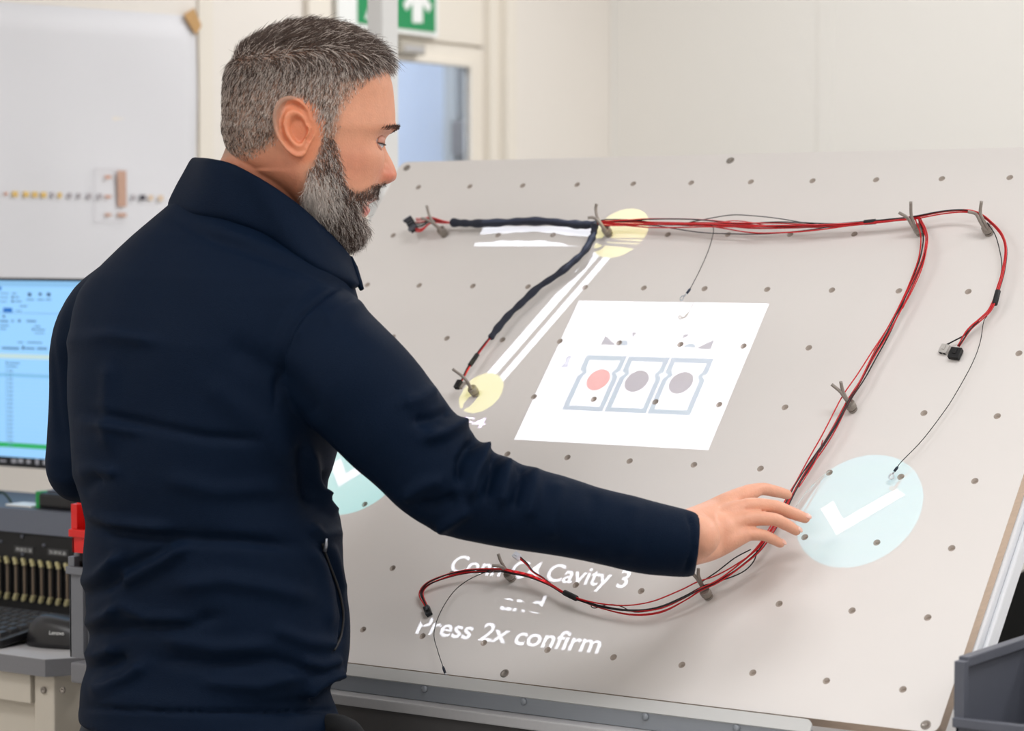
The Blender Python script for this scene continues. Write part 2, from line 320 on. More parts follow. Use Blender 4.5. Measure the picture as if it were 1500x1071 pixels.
# frame behind the board: right and left rails, back legs
def brail(x0, x1, y0, y1, h0, h1, name, m, parent, bev=.003):
    c = (B(x0, y0, h0)+B(x1, y1, h1))/2; return MB().obox(c, [BX, BY, BN], [abs(x1-x0)*CELL/2, abs(y1-y0)*CELLY/2, abs(h1-h0)/2], bev).build(name, m, parent)
ZTOP = .9125
ft = thing('board_stand', 'white metal frame standing behind and beside the tilted board', 'frame', (B(5.5, 7, 0)[0], B(5.5, 1.5, -.056)[1], ZTOP))
brail(11.40, 11.645, -.3, 7.9, -.054, -.0195, 'side_rail', M_WHITEM, ft); brail(11.645, 11.71, -.3, 8.15, -.054, -.030, 'side_rail', M_WHITEM, ft)
brail(-.3, .1, -.3, 7.9, -.054, -.0195, 'side_rail', M_WHITEM, ft)
brail(.1, 11.5, 4.0, 4.4, -.054, -.0195, 'cross_rail', M_WHITEM, ft)
for X_ in (1.0, 10.6):
    a = B(X_, 1.5, -.056); MB().tube([a, (a[0], a[1]+.02, ZTOP)], .014, 12).build('support_leg', M_WHITEM, ft)
# lower ledge: light lip parallel with the board, darker steel face below
hl = .022
lt = thing('board_ledge', 'grey metal ledge that holds the lower edge of the white board', 'ledge', B(5, 8.8, 0))
u0 = bxy(512, 967, hl); u1 = bxy(1190, 1060, hl); w0 = bxy(500, 988, hl); w1 = bxy(1186, 1073, hl)
XL0, XL1 = .2, u1[0]
def lipY(x, a, b_): return a[1]+(b_[1]-a[1])*(x-a[0])/(b_[0]-a[0])
ytop = (u0[1]+u1[1])/2; ybot = (w0[1]+w1[1])/2
mb = MB(); cc = .1
poly = [(XL0*CELL, ybot*CELLY), (XL0*CELL, ytop*CELLY), ((XL1-cc)*CELL, ytop*CELLY)]+[((XL1-cc+cc*math.sin(q*.314))*CELL, (ytop+cc-cc*math.cos(q*.314))*CELLY) for q in range(1, 6)]+[(XL1*CELL, ybot*CELLY)]
mb.prism(poly, BX, BY, BN, BO, hl-.003, hl); mb.build('lip', M_ALU, lt)
pb = B(0, ybot, hl); zA = pb[2]
yA = pb[1]
q2 = max(onY(492, 1011, yA+.004)[2], .9102)
MB().box((B(XL0, 0)[0], yA+.002, q2), (B(XL1+.15, 0)[0], yA+.006, zA)).build('front_face', M_ALUD, lt)
brail(XL0, XL1, ybot-.06, ybot-.02, -.017, hl-.003, 'bottom_flange', M_ALUD, lt, 0)
for px in (480+557/3.947, 480+1130/3.947, 860+335/3.947, 860+862/3.947):
    qx = onY(px, 1000, yA)[0]; MB().lathe([(.0045, 0), (.0045, .002), (.003, .0032)], (qx, yA+.002, zA-.006), (0, -1, 0), 12).build('screw', M_ALUD, lt)
# table under the board
ZT = onY(500, 1021, yA-.012)[2]
YT0 = yA-.022
ZT = onY(500, 1018, YT0)[2]; ZT2 = onY(500, 1033, YT0)[2]
tb = thing('workbench', 'grey topped workbench standing under the tilted white board', 'workbench', (-1.6, 3.0, 0))
XT0, XT1 = B(1.0, 0)[0], B(14.5, 0)[0]
MB().box((XT0, YT0, ZT2), (XT1, YT0+.75, ZT), .002).build('tabletop', M_DESK, tb)
MB().box((XT0+.02, YT0+.012, ZT2-.055), (XT1-.02, YT0+.04, ZT2-.0005)).build('apron', mat('apron_dark', rgb(84, 82, 82), .5, noise=.05), tb)
MB().box((XT0+.02, YT0+.02, ZT2-.34), (XT1-.02, YT0+.034, ZT2-.0555)).build('front_panel', M_BEIGE, tb)
for X_ in (XT0+.06, XT1-.06):
    for Y_ in (YT0+.08, YT0+.7):
        MB().box((X_-.025, Y_-.025, 0), (X_+.025, Y_+.025, ZT2), .004).build('leg', M_BEIGE, tb)
# white profile post behind the board
pc = W(537, 100, 4.2)
po = thing('profile_post', 'tall pale aluminium profile post standing behind the man and board', 'post', (pc[0]+.018, pc[1]+.02, 0))
pw = onY(560, 100, pc[1])[0]-pc[0]; pd = onX(583, 100, pc[0]+pw)[1]-pc[1]
mb = MB(); x0, y0 = pc[0], pc[1]
poly = [(.003, 0), (pw-.003, 0), (pw, .003), (pw, pd), (0, pd), (0, .003)]
mb.prism(poly, AX, AY, AZ, (x0, y0, 0), .012, ZC-.01); mb.build('profile', M_POST, po)
MB().box((x0-.02, y0-.02, 0), (x0+pw+.02, y0+pd+.02, .012), .002).build('foot_plate', M_POST, po)
# ---------------------------------------------------------------- picking bins
def bin_(name, label, X0, X1, Y0, Y1, Z0, Zf, Zr, m, parent=None, group=None):
    """open picking bin facing -Y: low front lip Zf, side walls Zr"""
    t = thing(name, label, 'storage bin', ((X0+X1)/2, (Y0+Y1)/2, Z0), group); w = .003; D = Y1-Y0; H = Zr-Z0
    s = MB(); s.box((X0+w, Y0+w, Z0), (X1-w, Y1-w, Z0+w)); s.build('base', m, t)
    fl = .0
    for X_, e in ((X0, 1), (X1, -1)):
        side = [(Y0, Z0), (Y1, Z0), (Y1, Zr), (Y0+.02, Zr-.004), (Y0+.003, Zf+.003), (Y0, Zf)]
        mb = MB().prism(side, AY, AZ, AX, (X_ if e > 0 else X_-w, 0, 0), 0, w)
        # rim
        xr0, xr1 = (X_-.003, X_+.009) if e > 0 else (X_-.009, X_+.003)
        mb.box((xr0, Y0+.012, Zr-.012), (xr1, Y1+.003, Zr), .0015)
        mb.obox(((xr0+xr1)/2, Y0+.0065, (Zf+Zr)/2-.003), np.eye(3), [(xr1-xr0)/2, .006, (Zr-Zf)/2-.001], .001)
        mb.build('side_wall', m, t)
    MB().box((X0, Y1-w, Z0), (X1, Y1, Zr-.001)).box((X0, Y1-.006, Zr-.012), (X1, Y1+.004, Zr+.001), .001).build('back_wall', m, t)
    mb = MB().box((X0+.0005, Y0, Z0), (X1-.0005, Y0+w, Zf)).box((X0-.002, Y0-.006, Zf-.011), (X1+.002, Y0+.006, Zf), .0015); mb.build('front_lip', m, t)
    MB().box((X0+.035, Y0-.009, Z0+.008), (X1-.035, Y0-.001, Zf-.014), .001).build('label_holder', m, t)
    return t
g0 = W(1396, 962, 2.75); Zr = g0[2]; Zf = onY(1390, 1048, g0[1])[2]
bin_('storage_bin', 'dark grey plastic picking bin at the lower right corner of the white board', g0[0]+.006, g0[0]+.156, g0[1]-.004, g0[1]+.2, ZT+.0005, Zf, Zr, M_DGREY)
# ---------------------------------------------------------------- left desk, rack, keyboard, mouse, monitor
k0 = W(66, 967, 3.6); ZD = k0[2]; k1 = onY(66, 992, k0[1])[2]
XD0 = WX+.03; XD1 = k0[0]
dk = thing('desk', 'grey topped beige desk at the left that holds keyboard and rack', 'desk', ((XD0+XD1)/2, k0[1]+.4, 0))
YD0 = k0[1]; YD1 = YD0+.72
ch = .045
MB().prism([(XD0, YD0), (XD1, YD0), (XD1+.03, YD0+ch), (XD1+.03, YD1), (XD0, YD1)], AX, AY, AZ, (0, 0, 0), k1, ZD).build('desktop', [M_DESKE], dk)
MB().prism([(XD0+.001, YD0+.001), (XD1-.001, YD0+.001), (XD1+.029, YD0+ch), (XD1+.029, YD1-.001), (XD0+.001, YD1-.001)], AX, AY, AZ, (0, 0, 0), ZD, ZD+.0008).build('desk_surface', M_DESK, dk)
pz = onY(48, 1030, YD0+.02)[2]; pxr = onY(48, 1010, YD0+.02)[0]
MB().box((XD0+.05, YD0+.015, pz), (pxr, YD0+.033, k1-.001), .001).build('drawer_front', M_BEIGE, dk)
MB().box((pxr+.003, YD0+.02, .02), (XD1-.002, YD0+.08, k1-.001), .003).build('leg', M_BEIGE, dk); MB().box((XD0, YD0+.02, .02), (XD0+.05, YD0+.08, k1-.001), .003).build('leg', M_BEIGE, dk)
MB().box((pxr+.003, YD1-.08, .02), (XD1-.002, YD1-.02, k1-.001), .003).build('leg', M_BEIGE, dk); MB().box((XD0, YD1-.08, .02), (XD0+.05, YD1-.02, k1-.001), .003).build('leg', M_BEIGE, dk)
MB().box((XD0+.05, YD0+.036, .35), (pxr, YD0+.046, k1-.001)).build('modesty_panel', M_BEIGE, dk)
for X_ in (XD0+.02, pxr+.015):
    for Y_ in (YD0+.05, YD1-.05): MB().lathe([(.02, 0), (.02, .008), (.008, .02)], (X_, Y_, 0), AZ, 14).build('foot', M_BLACK, dk)
for px in (65, 93):
    q = onY(px, 1011, YD0+.02); MB().lathe([(.005, 0), (.005, .003), (.0025, .0035), (.002, .001)], q, (0, -1, 0), 12).build('bolt', M_STEEL, dk)
# second desk edge, behind the man
e0 = W(103, 970, 3.5); e1 = onY(103, 1000, e0[1])[2]
sd = thing('side_table', 'grey edged side table mostly hidden behind the man', 'table', (e0[0]+.13, e0[1]+.2, 0))
sx1 = XT0-.02; sy1 = YD0+.3
MB().box((e0[0], e0[1], e1), (XT0-.01, e0[1]+.42, e0[2]), .003).build('tabletop', M_DESKE, sd)
for a in (e0[0]+.05, XT0-.06):
    for b_ in (e0[1]+.05, e0[1]+.37): MB().box((a-.02, b_-.02, 0), (a+.02, b_+.02, e1), .003).build('leg', M_BEIGE, sd)
bx0, by0 = e0[0]-.002, e0[1]+.03
gb = onY(102, 895, by0); 
bin_('storage_bin', 'mid grey plastic picking bin beside the black mouse', gb[0], gb[0]+.062, by0, by0+.16, e0[2]+.0005, onY(110, 830, by0)[2], onY(110, 812, by0)[2], M_GREYPL)
rz = onY(108, 812, by0)[2]+.002; rb = onY(103, 790, by0)
bin_('storage_bin', 'bright red plastic bin peeking out behind the back of the man', rb[0], rb[0]+.060, by0+.004, by0+.15, rz, onY(103, 775, by0)[2], onY(108, 735, by0)[2], M_RED)
# rack with edge connectors
YR = YD0+.27; r1 = onY(0, 745, YR)
rt = onY(0, 778, YR)[2]; rb_ = ZD+.0015; XRK0 = XD0+.03; XRK1 = XD1+.02
rk = thing('connector_rack', 'black test rack with a row of brass edge connectors on the desk', 'test rack', ((XRK0+XRK1)/2, YR+.15, ZD+.001))
MB().box((XRK0, YR, rb_), (XRK1, YR+.012, rt), .001).build('front_plate', M_BLACKM, rk)
MB().box((XRK0-.002, YR+.012, rb_), (XRK1+.002, YR+.23, rt+.001), .003).build('body', M_DGREY, rk)
sl = onY(0, 752, YR)[2]
MB().prism([(YR-.004, rt+.001), (YR+.23, rt+.001), (YR+.23, rt+.034), (YR+.03, rt+.034)], AY, AZ, AX, (0, 0, 0), XRK0-.004, XRK1+.004).build('lid', mat('rack_lid', rgb(88, 92, 102), .5, noise=.04), rk)
def rp(cx, cy, s=696/130.): return onY(cx/s, 700+cy/s, YR)
for k in range(-3, 9):
    xt = 15+67*k if k < 9 else 0
    yt = 620+7.5*k; yb = 925+8*k
    a = rp(xt, yt); b_ = rp(xt+10, yb)
    if a[0] < XRK0+.01 or a[0] > XRK1-.01: continue
    con = MB().box((a[0]-.0045, YR-.006, b_[2]), (a[0]+.0045, YR, a[2]), .001).build('slot_connector', M_BLACK, rk)
    MB().box((a[0]-.0008, YR-.0085, b_[2]+.004), (a[0]+.0008, YR-.006, a[2]-.004)).build('contact_strip', mat('contact_tan', rgb(150, 132, 112), .5, noise=.05), con)
    for zc, e in ((a[2], -1), (b_[2], 1)):
        MB().box((a[0]-.0045, YR-.011, zc-.0035), (a[0]+.001, YR-.006, zc+.0035), .001).box((a[0]-.001, YR-.012, zc+e*.006-.002), (a[0]+.0055, YR-.006, zc+e*.006+.002), .0006).box((a[0]-.003, YR-.0095, min(zc, zc+e*.006)-.001), (a[0]+.003, YR-.006, max(zc, zc+e*.006)+.001)).build('clip', M_BRASS, con)
for cx, cy in ((178, 460), (10, 500), (347, 530), (182, 600), (184, 950)):
    q = rp(cx, cy); MB().lathe([(.0032, 0), (.0032, .002), (.0015, .003)], q, (0, -1, 0), 12).build('bolt', M_DGREY, rk)
def text_mesh(txt, size, align='CENTER', bold=0):
    cu = bpy.data.curves.new('t', 'FONT'); cu.body = txt; cu.size = size; cu.align_x = align; cu.resolution_u = 4; cu.offset = bold
    o = bpy.data.objects.new('t', cu); COL.objects.link(o); dg = bpy.context.evaluated_depsgraph_get(); me = bpy.data.meshes.new_from_object(o.evaluated_get(dg))
    me.calc_loop_triangles(); v = np.array([tuple(q.co) for q in me.vertices]); t = np.array([tuple(q.vertices) for q in me.loop_triangles])
    bpy.data.objects.remove(o); bpy.data.curves.remove(cu); return v, t
def text_on(txt, size, c, U, V, N, name, m, parent, off=.0004, align='CENTER'):
    v, t = text_mesh(txt, size, align); c = np.array(c)
    return MB().add([c+np.array(U)*q[0]+np.array(V)*q[1]+np.array(N)*off for q in v], [tuple(map(int, f)) for f in t]).build(name, m, parent)
for (x0, y0, x1, y1), tx in (((115, 530, 268, 600), '19 20 21 22'), ((376, 552, 538, 622), '23 24 25 26')):
    a = rp(x0, y0); b_ = rp(x1, y1); pl_ = MB().box((a[0], YR-.0015, b_[2]), (b_[0], YR, a[2]), .0003).build('number_plate', mat('plate_grey', rgb(58, 58, 60), .5, noise=.03), rk)
    text_on(tx, .0075, ((a[0]+b_[0])/2, YR-.0015, (a[2]+b_[2])/2-.0025), AX, AZ, -AY, 'lettering', M_SIGNW, pl_)
# black device with green connector on the rack
zt_ = rt+.034+.0005
dv = W(50, 745, 3.92)
d0 = onZ(56, 750, zt_); d1 = onZ(125, 750, zt_)
t = thing('network_device', 'flat black device with a green plug on top of the rack', 'device', (d0[0]+.06, d0[1]+.03, zt_))
dvY0 = YR+.05; dvX0 = onY(56, 750, dvY0)[0]; hgt = onY(70, 735, dvY0)[2]-zt_
MB().box((dvX0, dvY0, zt_), (dvX0+.12, dvY0+.11, zt_+.026), .006).build('housing', M_BLACK, t); MB().box((dvX0+.01, dvY0+.01, zt_+.026), (dvX0+.11, dvY0+.1, zt_+.030), .002).build('top_cover', M_DGREY, t)
MB().box((dvX0-.010, dvY0+.004, zt_), (dvX0-.0005, dvY0+.028, zt_+.027), .001).build('plug', M_GREENP, t)
t = thing('paper_label', 'white card lying on the rack beside the green plug', 'card', (dvX0-.05, dvY0+.02, zt_))
MB().box((dvX0-.075, dvY0, zt_), (dvX0-.016, dvY0+.04, zt_+.003), .0005).build('card', M_SIGNW, t)
def cab(pts, r, name, label, m):
    o = MB().tube(smoothp(pts, 6), r, 8).build(name, m); return tag(o, label, 'cable')
def smoothp(pts, n=6):
    P = [np.array(p, float) for p in pts]; P = [2*P[0]-P[1]]+P+[2*P[-1]-P[-2]]; out = []
    for i in range(1, len(P)-2):
        for k in range(n):
            t = k/n; a, b_, c_, d_ = P[i-1:i+3]; out.append(.5*((2*b_)+(-a+c_)*t+(2*a-5*b_+4*c_-d_)*t*t+(-a+3*b_-3*c_+d_)*t**3))
    out.append(P[-2]); return out
Yc = YR+.09
cab([onY(-14, 728, Yc), onY(-4, 723, Yc), onY(4, 721.5, Yc), onY(12, 729, Yc), onY(19, 741, Yc), onY(21.5, 746, Yc-.005)], .0022, 'cable', 'thin dark green cable bent down to the top of the rack', mat('green_black', rgb(22, 48, 34), .4, noise=.05))
cab([onY(90, 705, Yc), onY(78, 718, Yc), onY(68, 733, Yc), onY(66, 738, Yc)], .0018, 'cable', 'thin dark cable running up behind the left arm of the man', MATS['green_black'])
# monitor
YM = YR+.245+.04; m0 = onY(0, 407, YM); mz1 = m0[2]; mz0 = onY(0, 683, YM)[2]
MX0, MX1 = WX+.025, WX+.61
mo = thing('monitor', 'flat computer monitor with a light blue program window', 'monitor', ((MX0+MX1)/2, YM+.03, ZD+.001))
MB().box((MX0, YM, mz0), (MX1, YM+.03, mz1), .003).build('bezel', M_BLACK, mo)
sz0 = onY(0, 668, YM)[2]; sz1 = onY(0, 411, YM)[2]
MS = mat('screen_blue', rgb(30, 60, 90), .25, emit=rgb(150, 204, 248), estr=1.05)
scr = MB().box((MX0+.004, YM-.001, sz0), (MX1-.004, YM, sz1)).build('screen', MS, mo)
def sp(cx, cy): return onY(cx/6.69, 400+cy/6.69, YM-.001)
EM = {}
def emat(r, g, b, s=.9):
    if (r, g, b) not in EM: EM[(r, g, b)] = mat('screen_%d_%d_%d' % (r, g, b), rgb(r//3, g//3, b//3), .3, emit=rgb(r, g, b), estr=s)
    return EM[(r, g, b)]
def smark(x0, y0, x1, y1, c, nm='interface_mark'):
    a = onY(x0, y0, YM-.001); b_ = onY(x1, y1, YM-.001); xm = (max(x0, 0)+min(x1, 80))/2; z0_, z1_ = sorted((onY(xm, y0, YM-.001)[2], onY(xm, y1, YM-.001)[2])); MB().box((a[0], YM-.0016, z0_), (b_[0], YM-.001, z1_)).build(nm, emat(*c), scr)
grn = (24, 176, 84); blu = (24, 108, 196); gr = (96, 142, 184); lt_ = (176, 220, 250); pale = (200, 226, 226); dk_ = (40, 70, 110)
smark(-40, 650, 80, 657, grn, 'status_bar'); smark(-60, 411.5, 120, 420, (140, 196, 240), 'title_bar')
smark(5, 451, 18, 457.5, blu); smark(-6, 420, 2, 425, blu)
smark(-60, 458.5, 120, 459.2, gr, 'divider'); smark(-60, 519, 120, 526, pale, 'highlight_row'); smark(-60, 548, 120, 553, (130, 194, 236), 'highlight_row')
for a in [(4, 462, 7.5, 465), (17, 434, 20, 437), (17, 440, 20, 443), (41, 429, 46, 434), (57, 429, 61, 433), (69, 429, 74, 434), (27, 468, 30, 472), (32.5, 507, 35.5, 512), (47.5, 481, 49.5, 484), (9, 530, 11, 533)]: smark(*a, dk_)
for a in [(22, 434.5, 28, 436.5), (22, 440.5, 32, 442.5), (0, 429, 13, 430.5), (0, 435, 12, 436.5), (0, 441, 10, 442.5), (18, 429, 24, 431), (39, 438, 50, 440), (55, 438, 64, 440), (67, 438, 75, 440), (29, 447.5, 40, 449.5), (23, 454.5, 32, 456), (0, 469, 12, 472), (17, 468.5, 20, 472), (39, 469, 53, 472), (0, 476, 13, 478), (0, 481, 9, 483), (51, 477, 59, 479), (51, 482, 66, 484), (51, 487.5, 65, 489), (26, 500.5, 34, 502.5), (40, 501, 62, 503), (3, 508.5, 28, 512), (37, 509, 51, 512), (54.5, 509, 69, 512.5), (13, 531, 29, 533), (11, 536, 25, 538)]: smark(*a, gr)
for k in range(19):
    smark(12, 542.5+k*6, 19, 544.3+k*6, gr); smark(-60, 546.5+k*6, 100, 546.9+k*6, (168, 206, 236), 'divider')
smark(9.4, 534, 10.2, 645, gr, 'divider')
lg = (214, 214, 220)
for a in [(0, 673.5, 9, 677), (17, 672, 24, 678.5), (27, 672, 34, 678.5), (39, 673, 45, 679.5), (52, 672.5, 57, 681), (63, 674, 68, 681)]: 
    p_ = onY(a[0], a[1], YM); q_ = onY(a[2], a[3], YM); MB().box((p_[0], YM-.0006, q_[2]), (q_[0], YM, p_[2])).build('task_icon', mat('icon_grey', rgb(190, 190, 196), .4, noise=.3, nscale=500), mo)
MB().box(((MX0+MX1)/2-.03, YM+.03, ZD+.008), ((MX0+MX1)/2+.03, YM+.055, mz0+.15), .004).build('stand_neck', M_BLACK, mo)
MB().box(((MX0+MX1)/2-.12, YM-.03, ZD+.0015), ((MX0+MX1)/2+.12, YM+.14, ZD+.012), .003).build('stand_base', M_BLACK, mo)
# keyboard
kq0 = onZ(0, 950, ZD+.001); KX1 = onZ(100, 905, ZD+.012)[0]; KY0 = onZ(0, 948, ZD+.005)[1]+.005; KY1 = min(KY0+.16, YR-.02)
KX1 = onY(99, 905, KY1-.02)[0]
kb = thing('keyboard', 'black computer keyboard lying on the desk in front of the rack', 'keyboard', (KX1-.2, (KY0+KY1)/2, ZD+.001))
KX0 = max(KX1-.44, XD0+.01)
th = math.radians(7); kz = ZD+.0015
def kp(x, y, z): return np.array([x, KY0+y*math.cos(th)-z*math.sin(th), kz+.006+y*math.sin(th)+z*math.cos(th)])
kax = [AX, [0, math.cos(th), math.sin(th)], [0, -math.sin(th), math.cos(th)]]
KD = KY1-KY0
MB().obox(kp((KX0+KX1)/2, KD/2, .0), kax, [(KX1-KX0)/2, KD/2, .006], .003).build('case', M_BLACK, kb)
me_key = None
nr = 6; pitch = (KD-.03)/nr; kc = M_BLACK
for r in range(nr):
    x = KX1-.012
    while x-.018 > KX0+.01:
        w_ = .0172
        if me_key is None:
            ko = MB().add([(-.0085, -.0085, 0), (.0085, -.0085, 0), (.0085, .0085, 0), (-.0085, .0085, 0), (-.0062, -.0058, .0065), (.0062, -.0058, .0065), (.0062, .0068, .0065), (-.0062, .0068, .0065)], [(0, 3, 2, 1), (4, 5, 6, 7), (0, 1, 5, 4), (1, 2, 6, 5), (2, 3, 7, 6), (3, 0, 4, 7)]).build('key', mat('key_black', rgb(38, 38, 40), .35, noise=.05)); me_key = ko.data
        else: ko = bpy.data.objects.new('key', me_key); COL.objects.link(ko)
        c = kp(x-w_/2, .012+pitch*(r+.5), .0055)
        ko.matrix_world = Matrix([[1, 0, 0, c[0]], [0, math.cos(th), -math.sin(th), c[1]], [0, math.sin(th), math.cos(th), c[2]], [0, 0, 0, 1]]) @ Matrix.Diagonal((.96, pitch/.0195, 1, 1))
        mw = ko.matrix_world.copy(); ko.parent = kb; ko.matrix_parent_inverse = Matrix.Translation(-Vector(WL[kb.name])); ko.matrix_basis = mw
        x -= .0192 if not (r < 5 and abs(x-(KX1-.012-.0192*4)) < .004) else .026
text_on('logitech', .010, kp(KX1-.045, KD-.013, .0062), kax[0], kax[1], kax[2], 'lettering', M_SIGNW, kb)
# mouse
mq = onZ(85, 948, ZD+.001); ms = thing('mouse', 'black computer mouse at the right end of the keyboard', 'mouse', (mq[0], mq[1], ZD+.001))
vs = []; fs = []; NA, NB = 28, 12
mc_ = onZ(80, 950, ZD+.001)
for j in range(NB+1):
    ph = j/NB*math.pi/2
    for i in range(NA):
        a = 2*math.pi*i/NA; lx = .056*np.sign(math.cos(a))*abs(math.cos(a))**.85; ly = .0305*np.sign(math.sin(a))*abs(math.sin(a))**.85
        s_ = math.cos(ph)**.55 if j < NB else .001
        hz = .037*math.sin(ph)**.9*(1-.25*(lx*s_/.056)+.0)
        vs.append((lx*s_, ly*s_, hz))
for j in range(NB):
    for i in range(NA): fs.append((j*NA+i, j*NA+(i+1) % NA, (j+1)*NA+(i+1) % NA, (j+1)*NA+i))
fs.append(tuple(range(NA-1, -1, -1)))
mrot = math.radians(15); cR, sR = math.cos(mrot), math.sin(mrot)
tr = lambda q: (mc_[0]-.004+1.15*(q[0]*cR-q[1]*sR), mc_[1]+.030+1.15*(q[0]*sR+q[1]*cR), ZD+.0014+1.15*q[2])
MB().add([tr(q) for q in vs], fs, True).build('shell', mat('mouse_black', rgb(32, 32, 35), .35, noise=.08, nscale=200), ms)
MB().tube([tr((-.034, -.004, .0335)), tr((-.034, .004, .0335))], .006, 14).build('scroll_wheel', M_DGREY, ms)
cR2 = np.array([cR, sR, 0]); 
text_on('Lenovo', .0085, np.array(tr((0.002, -.0295, .018))), cR2, np.array([-.25*sR, .25*cR, .97]), np.array([sR, -cR, .2]), 'lettering', M_SIGNW, ms, off=.0015)
# chair behind, at the right
cc_ = W(1482, 930, 4.3)
chs = thing('office_chair', 'black fabric office chair behind the right edge of the white board', 'chair', (cc_[0]+.25, cc_[1]+.1, 0))
rX = cc_[0]-.085
vs = []; 
back = MB(); prof = [(.0, 0), (.40, 0), (.44, .06), (.44, .34), (.40, .44), (.30, .50), (.14, .50), (.055, .44), (.0, .34), (-.015, .12)]
prof = [p for p in smoothp([(a, b_, 0) for a, b_ in prof+[prof[0]]], 5)][:-1]
ztop = W(1480, 822, 4.3)[2]
back.prism([(p[0], p[1]) for p in prof], AX, AZ, AY, (rX, cc_[1], ztop-.50), 0, .05); back.build('backrest', M_CHAIR, chs)
MB().prism([(p[0]*1.03-.008, p[1]*1.02) for p in prof], AX, AZ, AY, (rX, cc_[1], ztop-.505), .05, .065).build('back_shell', M_BLACK, chs)
MB().box((rX-.02, cc_[1]-.46, .45), (rX+.46, cc_[1]-.0, .53), .03).build('seat', M_CHAIR, chs)
MB().tube([(rX+.22, cc_[1]+.08, ztop-.4), (rX+.22, cc_[1]+.09, .5), (rX+.22, cc_[1]-.15, .43)], .02).build('back_bracket', M_BLACK, chs)
MB().tube([(rX+.22, cc_[1]-.22, .45), (rX+.22, cc_[1]-.22, .09)], .028, 14).build('gas_column', M_BLACK, chs)
for k in range(5):
    a = k*2*math.pi/5+.3; e = (rX+.22+.29*math.cos(a), cc_[1]-.22+.29*math.sin(a), .08); l = MB().tube([(rX+.22, cc_[1]-.22, .11), e], [.025, .015]).build('base_leg', M_BLACK, chs)
    MB().tube([(e[0]-.012, e[1], .03), (e[0]+.012, e[1], .03)], .03, 16).tube([(e[0], e[1], .03), e], .008).build('castor', M_BLACK, l)
# ---------------------------------------------------------------- projector: a lamp high above the board with a coloured picture
RES = 240; IX0, IX1, IY0, IY1 = -.7, 11.7, -.65, 8.75
IW, IH = int((IX1-IX0)*RES), int((IY1-IY0)*RES)
IMG = np.zeros((IH, IW, 3), np.float32)
gx = (np.arange(IW)+.5)/RES+IX0; gy = (np.arange(IH)+.5)/RES+IY0
def win(x0, x1, y0, y1):
    i0 = max(0, int((x0-IX0)*RES)-1); i1 = min(IW, int((x1-IX0)*RES)+2); j0 = max(0, int((y0-IY0)*RES)-1); j1 = min(IH, int((y1-IY0)*RES)+2)
    return slice(j0, j1), slice(i0, i1)
def fill(poly, c):
    P = np.array(poly); sj, si = win(P[:, 0].min(), P[:, 0].max(), P[:, 1].min(), P[:, 1].max()); X, Y = np.meshgrid(gx[si], gy[sj]); ins = np.zeros(X.shape, bool)
    n = len(P)
    for k in range(n):
        x1, y1 = P[k]; x2, y2 = P[(k+1) % n]
        if y1 == y2: continue
        c1 = (Y >= min(y1, y2)) & (Y < max(y1, y2)); ins ^= c1 & (X < x1+(Y-y1)*(x2-x1)/(y2-y1))
    IMG[sj, si][ins] = c
def disc(cx, cy, rx, ry, c, under=False):
    sj, si = win(cx-rx, cx+rx, cy-ry, cy+ry); X, Y = np.meshgrid(gx[si], gy[sj]); IMG[sj, si][((X-cx)/rx)**2+((Y-cy)/ry)**2 < 1] = c
def line(pts, w, c, closed=False):
    P = [np.array(p, float) for p in pts]; P = P+[P[0]] if closed else P
    for a, b_ in zip(P[:-1], P[1:]):
        d_ = b_-a; n_ = np.array([-d_[1], d_[0]])/np.linalg.norm(d_)*w/2; e = d_/np.linalg.norm(d_)*w/2; fill([a-e+n_, b_+e+n_, b_+e-n_, a-e-n_], c)
def ptext(txt, x0, x1, base, cap, c):
    v, t = text_mesh(txt, 1.0, 'LEFT', .014); a0, a1 = v[:, 0].min(), v[:, 0].max(); vc, _ = text_mesh('H', 1.0, 'LEFT'); ch = vc[:, 1].max()
    X = x0+(v[:, 0]-a0)/(a1-a0)*(x1-x0); Y = base-v[:, 1]/ch*cap
    for f in t: fill([(X[i], Y[i]) for i in f], c)
WH = (1.0, 1.0, 1.0); WB = (.52, .60, .75); SK = (.0, .0, .0)
CYA = (.0, .13, .17); CYT = (.32, .36, .38); YEL = (.34, .33, .12)
# frames on the two harness branches
fill([(1.65, .83), (3.95, .83), (3.95, 1.22), (1.65, 1.22)], WH); fill([(1.78, 1.03), (3.8, 1.03), (3.8, 1.08), (1.78, 1.08)], SK)
c1 = np.array([4.17, .965]); c2 = np.array([3.07, 3.97]); dd = (c2-c1)/np.linalg.norm(c2-c1); nn = np.array([dd[1], -dd[0]])
for o0, o1 in ((-.185, -.015), (.07, .195)): fill([c1+nn*o0, c2+nn*o0, c2+nn*o1, c1+nn*o1], WH)
disc(4.17, .965, .46, .475, YEL); disc(3.07, 3.97, .355, .36, (.31, .31, .09))
for cx, cy, cc, ct in ((9.60, 5.545, CYA, CYT), (1.57, 5.35, (.0, .22, .24), (.30, .36, .44))):
    disc(cx, cy, .835, .86, cc); q = lambda L: [(cx+a, cy+b_) for a, b_ in L]
    fill(q([(-.53, .015), (-.40, -.115), (-.17, .145), (.40, -.365), (.54, -.275), (-.18, .385)]), ct)
ptext('Conn C4 Cavity 3', 3.93, 6.75, 6.975, .265, WH); ptext('and', 5.00, 5.64, 7.475, .265, WH); ptext('Press 2x confirm', 3.86, 6.75, 7.965, .265, WH); ptext('F4', 2.99, 3.39, 4.575, .165, (.7, .6, 1.0))
